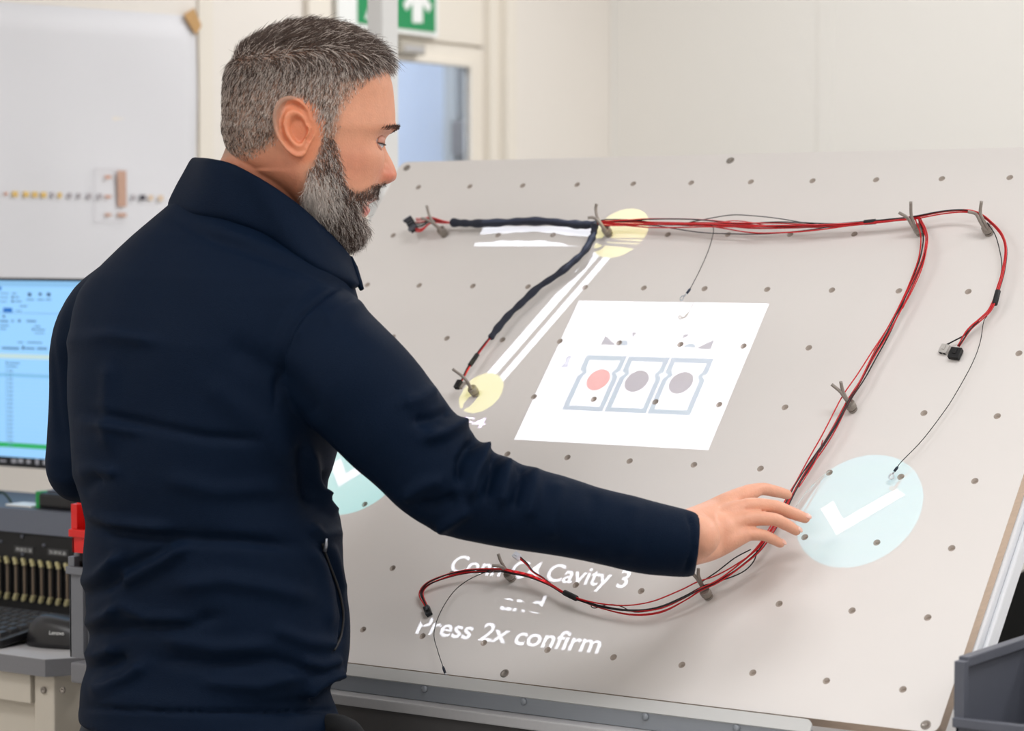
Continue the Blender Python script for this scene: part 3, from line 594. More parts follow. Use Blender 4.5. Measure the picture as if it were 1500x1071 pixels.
# instruction picture
fill([(4.0, 2.25), (7.12, 2.25), (7.12, 4.75), (4.0, 4.75)], WH)
LB = (.60, .90, 1.10); LB = (.035, .12, .21); GP = (.0, .01, .07); FA = (.17, .24, .36)
fill([(4.71, 3.04), (4.72, 2.88), (4.96, 3.04)], GP); fill([(6.27, 3.07), (6.50, 2.90), (6.51, 3.07)], GP); fill([(5.13, 2.81), (5.21, 2.81), (5.185, 2.90)], GP); fill([(5.99, 2.82), (6.08, 2.82), (5.99, 2.91)], GP)
disc(5.06, 3.04, .09, .09, LB); disc(6.165, 3.07, .10, .09, LB); fill([(4.9, 3.045), (6.2, 3.045), (6.4, 3.075), (6.4, 3.2), (4.9, 3.2)], WH)
line([(4.52, 2.85), (4.46, 4.17), (4.55, 4.26), (4.91, 4.29), (4.93, 4.45), (5.03, 4.5), (6.14, 4.52), (6.21, 4.48), (6.23, 4.32), (6.65, 4.32), (6.71, 4.17), (6.77, 3.72), (6.71, 3.6), (6.68, 2.89)], .012, FA)
for x0 in (4.56, 5.26, 5.955):
    w_ = .665; T, Bm = 3.235, 4.20
    body = [(x0, T), (x0+w_, T), (x0+w_, T+.26), (x0+w_-.06, T+.30), (x0+w_, T+.37), (x0+w_, Bm), (x0, Bm), (x0, T+.37), (x0+.06, T+.30), (x0, T+.26)]
    fill(body, LB); t_ = .08
    fill([(x0+t_, T+t_), (x0+w_-t_, T+t_), (x0+w_-t_, T+.22), (x0+w_-.13, T+.30), (x0+w_-t_, T+.39), (x0+w_-t_, Bm-t_), (x0+t_, Bm-t_), (x0+t_, T+.39), (x0+.13, T+.30), (x0+t_, T+.22)], WH)
for cx, c in ((4.93, (.28, .0, .01)), (5.56, (.0, .0, .05)), (6.27, (.0, .0, .05))): disc(cx, 3.66, .180, .186, c)
line([(4.235, 3.30), (4.275, 3.27), (4.295, 3.27), (4.295, 3.43), (4.32, 3.43), (4.32, 3.45), (4.23, 3.45), (4.23, 3.43), (4.262, 3.43), (4.262, 3.30)], .015, (.0, .03, .18), True)
# weights turn white picture areas slightly blue, as this projector's white is
PB = IMG.copy(); msk = (IMG == 1.0).all(axis=2); PB[msk] = (.44, .48, .56)
LPOS = B(5.2, -11.0, 2.15)                      # ceiling mounted, nearly straight above the bench
LPOS = B(5.2, 4.0, 0)+np.array([.22, .05, 1.45]); lv = LPOS-BO; LH = lv@BN; LXc = (lv@BX); LYc = (lv@BY)
XX, YY = np.meshgrid(gx*CELL, gy*CELLY); r2 = (XX-LXc)**2+(YY-LYc)**2+LH**2
r0 = 1.62; comp = (r2**1.5/LH)/(r0**2); comp = comp/comp.max()
PIC = np.clip(PB*comp[:, :, None], 0, 1)
PIC[:3] = 0; PIC[-3:] = 0; PIC[:, :3] = 0; PIC[:, -3:] = 0
img = bpy.data.images.new('projected_picture', IW, IH, alpha=False, float_buffer=False); img.colorspace_settings.name = 'Non-Color'
buf = np.ones((IH, IW, 4), np.float32); buf[:, :, :3] = PIC[::-1]; img.pixels.foreach_set(buf.ravel()); img.update(); img.pack()
pl_ = bpy.data.lights.new('projector_lamp', 'POINT'); pl_.shadow_soft_size = .0004
pl_.energy = 1.0; pl_.use_nodes = True
plo = bpy.data.objects.new('projector_lamp', pl_); COL.objects.link(plo)
# local -Z looks along -BN, local X along BX, local Y along -BY
R3 = np.array([BX, -BY, BN]).T
plo.matrix_world = Matrix([[*R3[0], LPOS[0]], [*R3[1], LPOS[1]], [*R3[2], LPOS[2]], [0, 0, 0, 1]])
nt = pl_.node_tree; nt.nodes.clear(); N_ = nt.nodes.new; Lk = nt.links.new
geo = N_('ShaderNodeNewGeometry')
def dotc(v):
    n = N_('ShaderNodeVectorMath'); n.operation = 'DOT_PRODUCT'; Lk(geo.outputs['Incoming'], n.inputs[0]); n.inputs[1].default_value = tuple(map(float, v)); return n.outputs['Value']
def mth(op, a, b_=None):
    n = N_('ShaderNodeMath'); n.operation = op
    for i, q in enumerate((a, b_)):
        if q is None: continue
        if hasattr(q, 'links'): Lk(q, n.inputs[i])
        else: n.inputs[i].default_value = q
    return n.outputs[0]
z = dotc(-BN); zs = mth('MAXIMUM', z, 1e-4)      # direction of the light ray, split along the board axes
bx = mth('ADD', mth('MULTIPLY', mth('DIVIDE', dotc(BX), zs), LH), LXc)           # metres along the board
by = mth('ADD', mth('MULTIPLY', mth('DIVIDE', dotc(BY), zs), LH), LYc)
uu = mth('DIVIDE', mth('SUBTRACT', bx, IX0*CELL), (IX1-IX0)*CELL); vv = mth('SUBTRACT', 1.0, mth('DIVIDE', mth('SUBTRACT', by, IY0*CELLY), (IY1-IY0)*CELLY))
cmb = N_('ShaderNodeCombineXYZ'); Lk(uu, cmb.inputs[0]); Lk(vv, cmb.inputs[1])
ti = N_('ShaderNodeTexImage'); ti.image = img; ti.extension = 'CLIP'; Lk(cmb.outputs[0], ti.inputs[0])
front = mth('GREATER_THAN', z, 1e-3)
em = N_('ShaderNodeEmission'); Lk(ti.outputs[0], em.inputs[0]); PSTR = 620.0
Lk(mth('MULTIPLY', front, PSTR), em.inputs[1]); out = N_('ShaderNodeOutputLight'); Lk(em.outputs[0], out.inputs[0])
# ---------------------------------------------------------------- pegs (two bent prongs in a knurled nut)
HS = .62                                        # the harness hangs about 2 cm off the board
def BQ(x, y, h): return BP(x, y, h*HS)
def spath(L): return smoothp([BP(*q) for q in L], 6)
PEGS = [((1, 1), [(646, 338, .018), (634, 327, .036), (623, 321, .048), (617, 320, .054)], [(647, 337, .018), (637, 328, .034), (629.5, 317, .046), (625, 301, .064)], 'two-pronged steel peg beside the many-pin black plug at the left end of the harness'),
 ((4, 1), [(887, 339, .018), (880, 329, .034), (874, 321.5, .048), (868, 318.5, .056), (861, 319, .060)], [(888, 338, .018), (881, 329, .034), (874.5, 317, .046), (872.7, 306, .056), (873.8, 298.5, .064)], 'two-pronged steel peg in the yellow light where the wrapped branch leaves the harness'),
 ((9, 1), [(1338.7, 334, .018), (1333, 325, .034), (1328, 318, .046), (1316.7, 311.5, .06)], [(1340, 333, .018), (1337, 323, .032), (1334.5, 313, .044), (1334.3, 295.4, .064)], 'two-pronged steel peg at the top right where the long branch turns down'),
 ((10, 1), [(1442.8, 335.7, .018), (1436, 325, .034), (1429.6, 313.7, .048), (1418, 310, .058)], [(1445.7, 333, .018), (1440, 322, .034), (1436, 311, .046), (1437.7, 294.7, .064)], 'two-pronged steel peg nearest the top right corner of the board'),
 ((9, 4), [(1243, 591, .018), (1236, 581, .034), (1230, 573, .046), (1218, 563, .06)], [(1244, 590, .018), (1238, 580, .034), (1234, 571, .046), (1231.5, 559, .062)], 'two-pronged steel peg on the steep right branch above the reaching hand'),
 ((3, 4), [(690, 569, .018), (685, 560, .034), (677, 551, .048), (663, 540.7, .064)], [(690, 569, .018), (685, 562, .03), (680, 562, .036), (675, 569, .040)], 'two-pronged steel peg in the lower yellow light above the F4 lettering'),
 ((5, 7), [(742, 838, .018), (737, 832, .034), (731, 829, .044), (721, 829, .05)], [(741, 835, .018), (737, 828, .034), (733, 821, .046), (730, 811.7, .058)], 'two-pronged steel peg over the projected text near the bottom of the board'),
 ((8, 7), [(1029, 861, .018), (1024, 852, .034), (1018, 844, .046), (1012, 838, .056)], [(1030, 860, .018), (1026, 851, .034), (1023, 843, .046), (1023, 833, .058)], 'two-pronged steel peg just under the cuff of the reaching arm')]
for (ci, ri), A_, B_, lab in PEGS:
    b0 = B(ci, ri)
    t = thing('wire_peg', lab, 'peg', b0, 'two-pronged wire holders on the board')
    MB().lathe([(.0042, -.010), (.0042, .0012), (.0062, .0012), (.0062, .0042), (.0038, .0046), (.0038, .006), (.0068, .0062), (.0072, .0075), (.0072, .0135), (.0064, .0150), (.0040, .0155)], b0, BN, 14, smooth=False).build('knurled_nut', M_STEEL, t)
    for L in (A_, B_):
        st = b0+BN*.010; P = smoothp([st]+[BP(q[0], q[1], .0165+(q[2]-.018)*.66) for q in L], 6)
        MB().tube(P, .0022, 10).build('prong', M_SLEEVE, t)
# ---------------------------------------------------------------- wiring harness
HT = thing('wiring_harness', 'long red and black wiring harness strung over pegs across the white board', 'wiring harness', B(5, 1, .03))
def wire(pts, m, ph, A=.003, r=.00095, name=None, par=None, k=5):
    P = np.array(smoothp([BQ(*q) for q in pts], k)); n = len(P); T = np.gradient(P, axis=0); T /= np.linalg.norm(T, axis=1)[:, None]
    S = np.cross(T, BN); s = np.concatenate([[0], np.cumsum(np.linalg.norm(np.diff(P, axis=0), axis=1))]); rs = random.Random(ph)
    f1, f2, p1, p2 = rs.uniform(9, 22), rs.uniform(9, 22), rs.uniform(0, 6.3), rs.uniform(0, 6.3)
    env = np.interp(s, [0, .015, s[-1]-.02, s[-1]], [.5, 1, 1, .5])
    if callable(A): env = env*A(s/s[-1])
    else: env = env*A
    o1 = math.cos(p1*3.3); o2 = math.sin(p1*3.3)
    P = P+S*((.65*o1+.55*np.sin(f1*s+p1))*env)[:, None]+BN*((.65*o2+.55*np.sin(f2*s+p2))*env*.8)[:, None]
    return MB().tube(list(P), r, 6).build(name or ('red_wire' if m is M_WIRER else 'black_wire'), m, par or HT)
h0 = .034
trunk = [(874, 326, .032), (900, 327, h0), (948, 328, h0), (1020, 330, h0), (1060, 333, h0), (1100, 336, h0), (1140, 335, h0), (1200, 332, h0), (1260, 326.5, h0), (1300, 323, h0), (1338, 319, h0)]
over = [(1380, 311, .037), (1412, 308.5, .04), (1434, 313, .04), (1452, 326, .036), (1468, 344, .034), (1474, 366, .032), (1470, 398, .03), (1462, 426, .028), (1458, 440, .027), (1450, 456, .025), (1438, 468, .023), (1420, 484, .02), (1404, 508, .014)]
down = [(1346, 327, .034), (1352, 348, .033), (1348, 378, .03), (1336, 410, .028), (1320, 446, .028), (1300, 486, .029), (1280, 519, .031), (1260, 553, .033), (1240, 583, .034), (1220, 620, .033), (1205.5, 645, .032), (1185, 677, .031), (1163, 714, .03), (1142, 755, .031), (1113, 800, .032), (1081, 827, .032), (1050, 847, .034), (1024, 858, .035), (1000, 872, .034), (962, 889, .03), (921, 894, .026), (880, 888, .025), (845, 877, .026), (826, 868, .028), (806, 855, .03), (776, 842, .033), (750, 836, .034), (736, 833, .035), (710, 833.5, .03), (680, 836.5, .028), (650, 845, .025), (626, 856, .022), (616.5, 870, .015), (624, 888, .009)]
fat = lambda t: .0035+.0022*np.sin(np.clip(t*3.3, 0, 3.14))
RB = [M_WIRER, M_WIRER, M_WIREB, M_WIRER, M_WIREB, M_WIRER]
for i in range(6): wire(trunk+down, RB[i], 100+i, A=lambda t: np.interp(t, [0, .05, .16, .26, .30, .34, .5, .6, .7, .74, .82, .84, .92, 1], [.003, .0068, .0080, .0055, .0028, .0055, .0062, .0055, .007, .0075, .0022, .0025, .0035, .003]))
for i in range(4): wire(trunk+over, [M_WIRER, M_WIREB, M_WIRER, M_WIRER][i], 120+i, A=lambda t: np.interp(t, [0, .1, .3, .5, .56, .7, .8, .84, .9, 1], [.003, .0075, .0075, .003, .0035, .0045, .0025, .0025, .0025, .0025]))
# loose strands that leave the bundle for a while
wire([(960, 329, .034), (990, 330, .036), (1020, 324, .037), (1068, 315.5, .037), (1100, 316, .037), (1140, 320, .037), (1204, 330, .036), (1230, 329, .035)], M_WIREB, 7, A=.0004, r=.0007)
wire([(1010, 331, .034), (1044, 328, .036), (1072, 323.5, .037), (1100, 326, .037), (1128, 332, .036), (1150, 335, .035)], M_WIRER, 8, A=.0004, r=.0007)
wire([(940, 330, .032), (964, 331, .030), (1020, 340, .028), (1070, 343, .028), (1124, 343, .028), (1180, 338, .03), (1230, 330, .033)], M_WIREB, 9, A=.0004, r=.0008)
wire([(1346, 325, .034), (1357, 352, .036), (1353, 385, .034), (1340, 418, .032), (1322, 452, .031)], M_WIRER, 10, A=.0004, r=.0008)
wire([(1446, 326, .034), (1458, 344, .03), (1465, 368, .028), (1468, 390, .028), (1465, 410, .027)], M_WIREB, 11, A=.0004, r=.0007)
wire([(1100, 805, .03), (1076, 818, .028), (1050, 838, .028), (1024, 855, .031)], M_WIREB, 12, A=.0006, r=.0008)
wire([(1110, 800, .032), (1104, 822, .028), (1086, 839, .024), (1052, 852, .028), (1030, 858, .032)], M_WIREB, 13, A=.0006, r=.0008)
wire([(870, 882, .024), (866, 888, .02), (872, 891, .02), (890, 886, .024), (908, 888, .026), (930, 897, .024), (960, 893, .028), (985, 882, .03)], M_WIREB, 14, A=.0004, r=.0007)
wire([(1205, 645, .033), (1196, 672, .034), (1178, 702, .035), (1170, 714, .034)], M_WIRER, 15, A=.0004, r=.0007)
wire([(1215, 690, .006), (1196, 705, .012), (1180, 722, .02), (1166, 742, .026)], M_CLEAR, 16, A=.0002, r=.0005, name='clear_wire')
# left end: wires into the many-pin plug
for i in range(9):
    y0 = 320.5+2.4*i; wire([(609, y0, .040), (618, y0-.4+.0*i, .040), (632, 323+(i-4)*1.2, .039), (650, 325.5+(i-4)*.55, .037), (664, 326.5, .035)], M_WIREB if i in (3, 4, 5) else M_WIRER, 40+i, A=.0009, r=.0009)
def wrap(pts, rad, name, m, parent, k=8, wob=.0007):
    P = np.array(smoothp([BQ(*q) for q in pts], k)); n = len(P); r = [rad*(1+.10*math.sin(i*.9)+.10*math.sin(i*.37+1)) for i in range(n)]; r[0] *= .75; r[-1] *= .75
    return MB().tube(list(P), r, 14).build(name, m, parent)
wrap([(661, 326, .031), (680, 327, .030), (700, 327.5, .028), (735, 326, .027), (765, 324.5, .027), (800, 324.5, .027), (835, 328, .028), (856, 329.5, .030), (875, 328, .032)], .0060, 'tape_wrap', M_TAPEB, HT)
wrap([(871, 329, .034), (870, 340, .034), (867, 349, .033), (856, 368, .031), (839, 384, .029), (815.5, 403, .028), (788.6, 421, .027), (765, 443, .026), (745, 461.7, .027), (728, 482, .028), (718, 496, .029)], .0050, 'tape_wrap', M_TAPEB, HT)
for i in range(4): wire([(720, 492, .029), (710, 505, .030), (699.5, 519, .031), (688, 536, .033), (681, 549, .034), (675, 560, .034)], M_WIRER if i != 2 else M_WIREB, 60+i, A=.0016, r=.0009)
def band(p0, p1, rad=.0042):
    a, b_ = BQ(*p0), BQ(*p1); MB().tube([a, a+(b_-a)*.02, a+(b_-a)*.5, a+(b_-a)*.98, b_], [rad*.9, rad, rad*1.03, rad, rad*.9], 14).build('tape_band', M_BLACKM, HT)
band((699.5, 519, .031), (688, 535.5, .033), .0034); band((1266, 326, h0), (1283, 324.5, h0), .0036); band((1462, 426, .028), (1457, 446, .026), .0037); band((826.5, 868, .028), (845, 877, .026), .0038)
# plugs
def plug(c, U, V, N, su, sv, sn, m, pins, label=None):
    """little wire housing: body, latch, slots; U = along the wires"""
    c = np.array(c); p = MB().obox(c, [U, V, N], [su/2, sv/2, sn/2], .0006); o = p.build('plug', m, HT)
    MB().obox(c+N*(sn/2+.0007)+U*su*.1, [U, V, N], [su*.25, sv*.16, .0007], .0003).build('latch', m, o)
    for i in range(pins):
        f = (i+.5)/pins-.5; MB().obox(c+V*f*sv*.86-U*(su/2-.0005), [U, V, N], [.0009, sv*.30/pins, sn*.3]).build('socket', mat('socket_black', (.004, .004, .004), .8), o)
    if label: o['label'] = label
    return o
def frame2(pa, pb):
    u = pb-pa; u /= np.linalg.norm(u); v = np.cross(BN, u); v /= np.linalg.norm(v); return u, v, np.cross(u, v)
a, b_ = BQ(592, 318.5, .042), BQ(606, 344, .036); v = b_-a; L = np.linalg.norm(v); v /= L; u = np.cross(v, BN); u /= np.linalg.norm(u); nn_ = np.cross(u, v)
c = BQ(603.0, 329.5, .040); o = MB().obox(c, [u, v, nn_], [.0062, .0125, .0048], .0008).build('plug', M_BLACKM, HT); o['label'] = 'many-pin black plug'
for i in range(8): MB().obox(c+v*(i-3.5)*.0028-u*.0058, [u, v, nn_], [.0008, .0010, .0035]).build('socket', mat('socket_black', (.004, .004, .004), .8), o)
for sgn in (-1, 1): MB().obox(c+v*sgn*.0118+nn_*.004+u*.001, [u, v, nn_], [.0072, .0012, .0030], .0005).build('latch', M_DGREY, o)
for sgn in (-.55, 0, .55): MB().obox(c+v*sgn*.0118+nn_*.0052, [u, v, nn_], [.0050, .0007, .0006], .0003).build('rib', M_DGREY, o)
u, v, n_ = frame2(BQ(678, 553, .034), BQ(670, 568, .034)); plug(BQ(671.5, 563.5, .034), -u, v, n_, .0135, .0082, .007, M_BLACKM, 3, 'small black plug')
u, v, n_ = frame2(BQ(1404, 508, .012), BQ(1396, 526, .010)); plug(BQ(1399.5, 518, .010), -u, v, n_, .0155, .0155, .007, M_BLACKM, 4, 'square black plug')
u, v, n_ = frame2(BQ(621, 884, .008), BQ(628, 902, .007)); plug(BQ(626.5, 895, .0075), -u, v, n_, .0150, .0085, .0065, M_BLACKM, 3, 'small black plug')
wire([(1434, 470, .022), (1415, 489, .018), (1400, 498, .014), (1387, 504.5, .01)], M_WIREB, 70, A=.0003); wire([(1430, 474, .021), (1412, 492, .017), (1399, 499, .013), (1388, 505, .01)], M_WIREB, 71, A=.0006)
u, v, n_ = frame2(BQ(1388, 505, .009), BQ(1381, 519, .006)); plug(BQ(1383.5, 511.5, .0065), -u, v, n_, .013, .012, .0055, M_CLEAR, 2, 'small clear plug')
for i in range(3): wire([(806, 855, .031), (793, 846, .034), (780, 838, .036), (771, 826+i, .037), (762, 817+i*1.2, .038)], M_WIRER if i else M_WIREB, 75+i, A=.0016)
u, v, n_ = frame2(BQ(763, 818, .038), BQ(752, 811, .038)); plug(BQ(757, 814.5, .038), -u, v, n_, .010, .0085, .006, mat('white_nylon', rgb(222, 224, 232), .4, noise=.02), 2, 'small white plug')
# wires with ring terminals
def ring_wire(pts, s0, s1, ring, h, m=M_WIREB, seed=3):
    wire(pts, m, seed, A=.0003, r=.0006, k=6)
    P = smoothp([BQ(*s0, h), BQ(*s1, h)], 3); sl = MB().tube([P[0], P[0]*.7+P[-1]*.3, P[-1]], [.0013, .0018, .0016], 10).build('crimp_sleeve', M_TAPEB, HT)
    rc = BQ(*ring, h*.8); tl = BQ(*s1, h); d_ = tl-rc; d_ /= np.linalg.norm(d_); nn2 = BN-d_*(BN@d_); nn2 /= np.linalg.norm(nn2); w2 = np.cross(nn2, d_)
    m_ = MB(); R1, R0 = .0044, .0024; N = 24; vs = []; fs = []
    for zz in (-.0004, .0004):
        for R in (R0, R1):
            for k in range(N): a = 2*math.pi*k/N; vs.append(rc+R*(math.cos(a)*d_+math.sin(a)*w2)+nn2*zz)
    g = lambda q, k: q*N+k % N
    for k in range(N): fs += [(g(0, k), g(0, k+1), g(1, k+1), g(1, k)), (g(3, k), g(3, k+1), g(2, k+1), g(2, k)), (g(1, k), g(1, k+1), g(3, k+1), g(3, k)), (g(2, k), g(2, k+1), g(0, k+1), g(0, k))]
    m_.add(vs, fs); m_.build('ring_terminal', mat('tinned', rgb(196, 200, 204), .3, metal=.8, noise=.05), HT)
    MB().tube([tl, rc+d_*.0040], .0011, 8).build('terminal_neck', MATS['tinned'], HT)
ring_wire([(1036, 327, .036), (1043, 331, .038), (1045, 340, .038), (1038, 366, .038), (1024, 398, .038), (1011, 423, .037)], (1011, 423), (1006, 430), (999, 437), .037, seed=21)
ring_wire([(1446, 463, .024), (1441, 472, .022), (1436, 502, .02), (1424, 534, .02), (1399, 579, .02), (1381, 606, .02), (1351, 645, .02), (1321, 676, .019), (1315, 684, .018)], (1315, 684), (1310, 690.5), (1305.5, 698), .018, seed=22)
ring_wire([(722, 835, .034), (712, 838, .033), (686, 850, .03), (664, 868, .028), (645, 898, .026), (636, 928, .026), (641.6, 954, .027), (649, 977, .028)], (649, 977), (652, 986), (654, 993.5), .028, seed=23)
# ---------------------------------------------------------------- the man
E1 = cw((1, 0, 0)); E1[2] = 0; E1 /= np.linalg.norm(E1); E2 = cw((0, 0, 1)); E2[2] = 0; E2 /= np.linalg.norm(E2)
def proj(v):
    c = (np.asarray(v)-CAM)@RW; return CX+FPX*c[..., 0]/c[..., 2], CY+FPX*c[..., 1]/c[..., 2]
def pip(P, X, Y):
    P = np.array(P, float); ins = np.zeros(np.shape(X), bool); n = len(P)
    for k in range(n):
        x1, y1 = P[k]; x2, y2 = P[(k+1) % n]
        if y1 == y2: continue
        ins ^= (Y >= min(y1, y2)) & (Y < max(y1, y2)) & (X < x1+(Y-y1)*(x2-x1)/(y2-y1))
    return ins
def cr1(xs, ks, vs):
    """smooth interpolation through the knots"""
    ks = np.array(ks, float); vs = np.array(vs, float); m = np.gradient(vs, ks); i = np.clip(np.searchsorted(ks, xs, side='right')-1, 0, len(ks)-2)
    h = ks[i+1]-ks[i]; t = np.clip((xs-ks[i])/h, 0, 1); return (2*t**3-3*t**2+1)*vs[i]+(t**3-2*t**2+t)*h*m[i]+(-2*t**3+3*t**2)*vs[i+1]+(t**3-t**2)*h*m[i+1]
HD = 3.07; HPX = FPX/HD; PSI = math.radians(20); HO = W(450, 190, HD); HF = E1*math.cos(PSI)+E2*math.sin(PSI); HR_ = E1*math.sin(PSI)-E2*math.cos(PSI); HZ = AZ
def zrow(py): return (190-py)/HPX*1.0
def hl_(f, r, z): return HO+np.multiply.outer(np.asarray(f), HF)+np.multiply.outer(np.asarray(r), HR_)+np.multiply.outer(np.asarray(z), HZ)
KY = [37, 41, 48.5, 60, 76, 95, 120, 150, 175, 188, 200, 215, 235, 255, 270, 282, 292, 300, 306, 313, 322, 335, 348, 357, 362]
KF = [476, 496, 515, 533, 549, 560, 569, 573.5, 574, 572.5, 563, 557, 556, 554, 550, 547, 543, 535, 534, 534, 528, 527, 522, 514, 504]
KB = [442, 421, 400, 378, 356, 343, 334, 330.5, 330, 329, 331, 335, 346, 366, 388, 405, 418, 428, 434, 441, 450, 462, 474, 484, 492]
KW = [.010, .026, .042, .055, .065, .071, .0755, .077, .0765, .076, .0745, .073, .071, .068, .0655, .063, .060, .058, .056, .0535, .049, .042, .033, .022, .010]
NH, NT = 150, 120
def head_shell():
    ys = np.concatenate([np.linspace(36.5, 60, 22), np.linspace(61, 362.5, NH)]); f_ = (cr1(ys, KY, KF)-450)/HPX/math.cos(PSI)
    sb = (450-cr1(ys, KY, KB))/HPX; w = cr1(ys, KY, KW); b_ = -np.where(ys < 250, np.sqrt(np.maximum(sb**2-(w*.95*math.sin(PSI))**2, 1e-6)), sb)/math.cos(PSI)
    z = zrow(ys); th = np.linspace(0, 2*np.pi, NT, endpoint=False); C, S = np.cos(th), np.sin(th)
    c = np.where(ys < 240, f_*.30+b_*.70+.02, f_*.36+b_*.64); c = np.convolve(np.pad(c, 6, 'edge'), np.ones(13)/13, 'valid')
    F = np.zeros((len(ys), NT)); R = np.zeros_like(F)
    for i in range(len(ys)):
        nf, nb = (2.25, 2.05); e = np.where(C > 0, 2/nf, 2/nb)
        F[i] = c[i]+np.where(C > 0, f_[i]-c[i], c[i]-b_[i])*np.sign(C)*np.abs(C)**e; R[i] = w[i]*np.sign(S)*np.abs(S)**e
    Z = np.repeat(z[:, None], NT, 1); Y = np.repeat(ys[:, None], NT, 1); A = np.abs(R); fr = np.clip(F/.06, 0, 1)
    g = lambda x, s: np.exp(-(x/s)**2)
    # nose
    nk = np.interp(Y, [199, 206, 214, 224, 234, 244, 254, 262, 267, 271, 275], [0, 2.0, 5, 10, 15.5, 20.5, 24.5, 24.5, 19, 7, 0])/HPX/math.cos(PSI)
    nw = np.interp(Y, [199, 214, 234, 247, 256, 266, 272], [.009, .0095, .0125, .0165, .0195, .0185, .013])
    F += nk*np.clip(1-(A/nw)**2, 0, 1)**.8*(F > .03)
    F += .0035*g(Y-258, 8)*g(A-.0155, .005)*(F > .03)                                   # nostril wings
    F -= .0045*g(Y-268.5, 3.2)*g(A-.008, .0035)*(F > .03)                               # nostrils
    F -= .0115*g(Y-207, 11)*g(A-.030, .0165)*(F > .03)                                   # eye sockets
    F += .0035*g(Y-187, 6)*g(A-.028, .020)*(F > .03)                                    # brow ridge
    F += .0030*g(Y-238, 20)*g(A-.044, .022)*(F > .02); R += np.sign(R)*.0020*g(Y-228, 24)*fr  # cheekbones
    F += .0030*g(Y-212, 5)*g(A-.031, .012)*(F > .03)                                    # lower lid bag
    F -= .0050*g(Y-270, 20)*g(A-.030, .010)*(F > .02)*.5
    F += .0040*g(Y-292, 4.0)*g(A, .020)*(F > .03); F -= .0045*g(Y-299.5, 2.4)*g(A, .021)*(F > .03); F += .0048*g(Y-307.5, 4.5)*g(A, .017)*(F > .03); F -= .003*g(Y-319, 5)*g(A, .018)*(F > .03)
    R -= np.sign(R)*.004*g(Y-150, 30)*np.clip(F/.05, 0, 1)*(F > .02)                  # temples
    V = hl_(F, R, Z).reshape(-1, 3); fs = []
    n = len(ys)
    for i in range(n-1):
        for k in range(NT): fs.append((i*NT+k, (i+1)*NT+k, (i+1)*NT+(k+1) % NT, i*NT+(k+1) % NT))
    fs.append(tuple(range(NT-1, -1, -1))[::-1]); fs.append(tuple((n-1)*NT+k for k in range(NT))[::-1])
    return V, fs, (F, R, Z, Y)
HV, HFs, HG = head_shell()
BM = MB(); BM.add(HV, HFs)
def mean_pt(px, py, d): return W(px, py, d)
def lump(c, ax, rr, n=10, m=14):
    """closed ellipsoid"""
    c = np.array(c); ax = np.array(ax, float); vs = [c-ax[2]*rr[2]]; fs = []
    for i in range(1, n):
        p = -math.pi/2+math.pi*i/n
        for k in range(m): a = 2*math.pi*k/m; vs.append(c+ax[0]*rr[0]*math.cos(p)*math.cos(a)+ax[1]*rr[1]*math.cos(p)*math.sin(a)+ax[2]*rr[2]*math.sin(p))
    vs.append(c+ax[2]*rr[2])
    for k in range(m): fs.append((0, 1+(k+1) % m, 1+k)); fs.append((len(vs)-1, 1+(n-2)*m+k, 1+(n-2)*m+(k+1) % m))
    for i in range(n-2):
        for k in range(m): fs.append((1+i*m+k, 1+i*m+(k+1) % m, 1+(i+1)*m+(k+1) % m, 1+(i+1)*m+k))
    return vs, fs
def limb(mb, pts, rad, n=14, k=5, round_=True, squash=None):
    """tapered limb with rounded ends through the joints"""
    q = [np.array([*p, r]) for p, r in zip(pts, rad)]; S = np.array(smoothp4(q, k)); P = [s[:3] for s in S]; R = [s[3] for s in S]
    if round_:
        a = P[0]-P[1]; a /= np.linalg.norm(a); b_ = P[-1]-P[-2]; b_ /= np.linalg.norm(b_)
        hp = [P[0]+a*R[0]*math.sin(t) for t in (1.45, 1.1, .7, .35)]; hr = [R[0]*math.cos(t) for t in (1.45, 1.1, .7, .35)]
        tp = [P[-1]+b_*R[-1]*math.sin(t) for t in (.35, .7, 1.1, 1.45)]; tr_ = [R[-1]*math.cos(t) for t in (.35, .7, 1.1, 1.45)]
        P = hp+P+tp; R = hr+R+tr_
    mb.tube(P, R, n)
def smoothp4(P, n):
    P = [2*P[0]-P[1]]+list(P)+[2*P[-1]-P[-2]]; out = []
    for i in range(1, len(P)-2):
        for k in range(n):
            t = k/n; a, b_, c_, d_ = P[i-1:i+3]; out.append(.5*((2*b_)+(-a+c_)*t+(2*a-5*b_+4*c_-d_)*t*t+(-a+3*b_-3*c_+d_)*t**3))
    out.append(P[-2]); return out
TD = 3.10
limb(BM, [W(415, 190, 3.07), W(405, 225, 3.075), W(392, 262, 3.085), W(372, 310, 3.10), W(350, 370, 3.12)], [.056, .0610, .0625, .067, .08], 28)
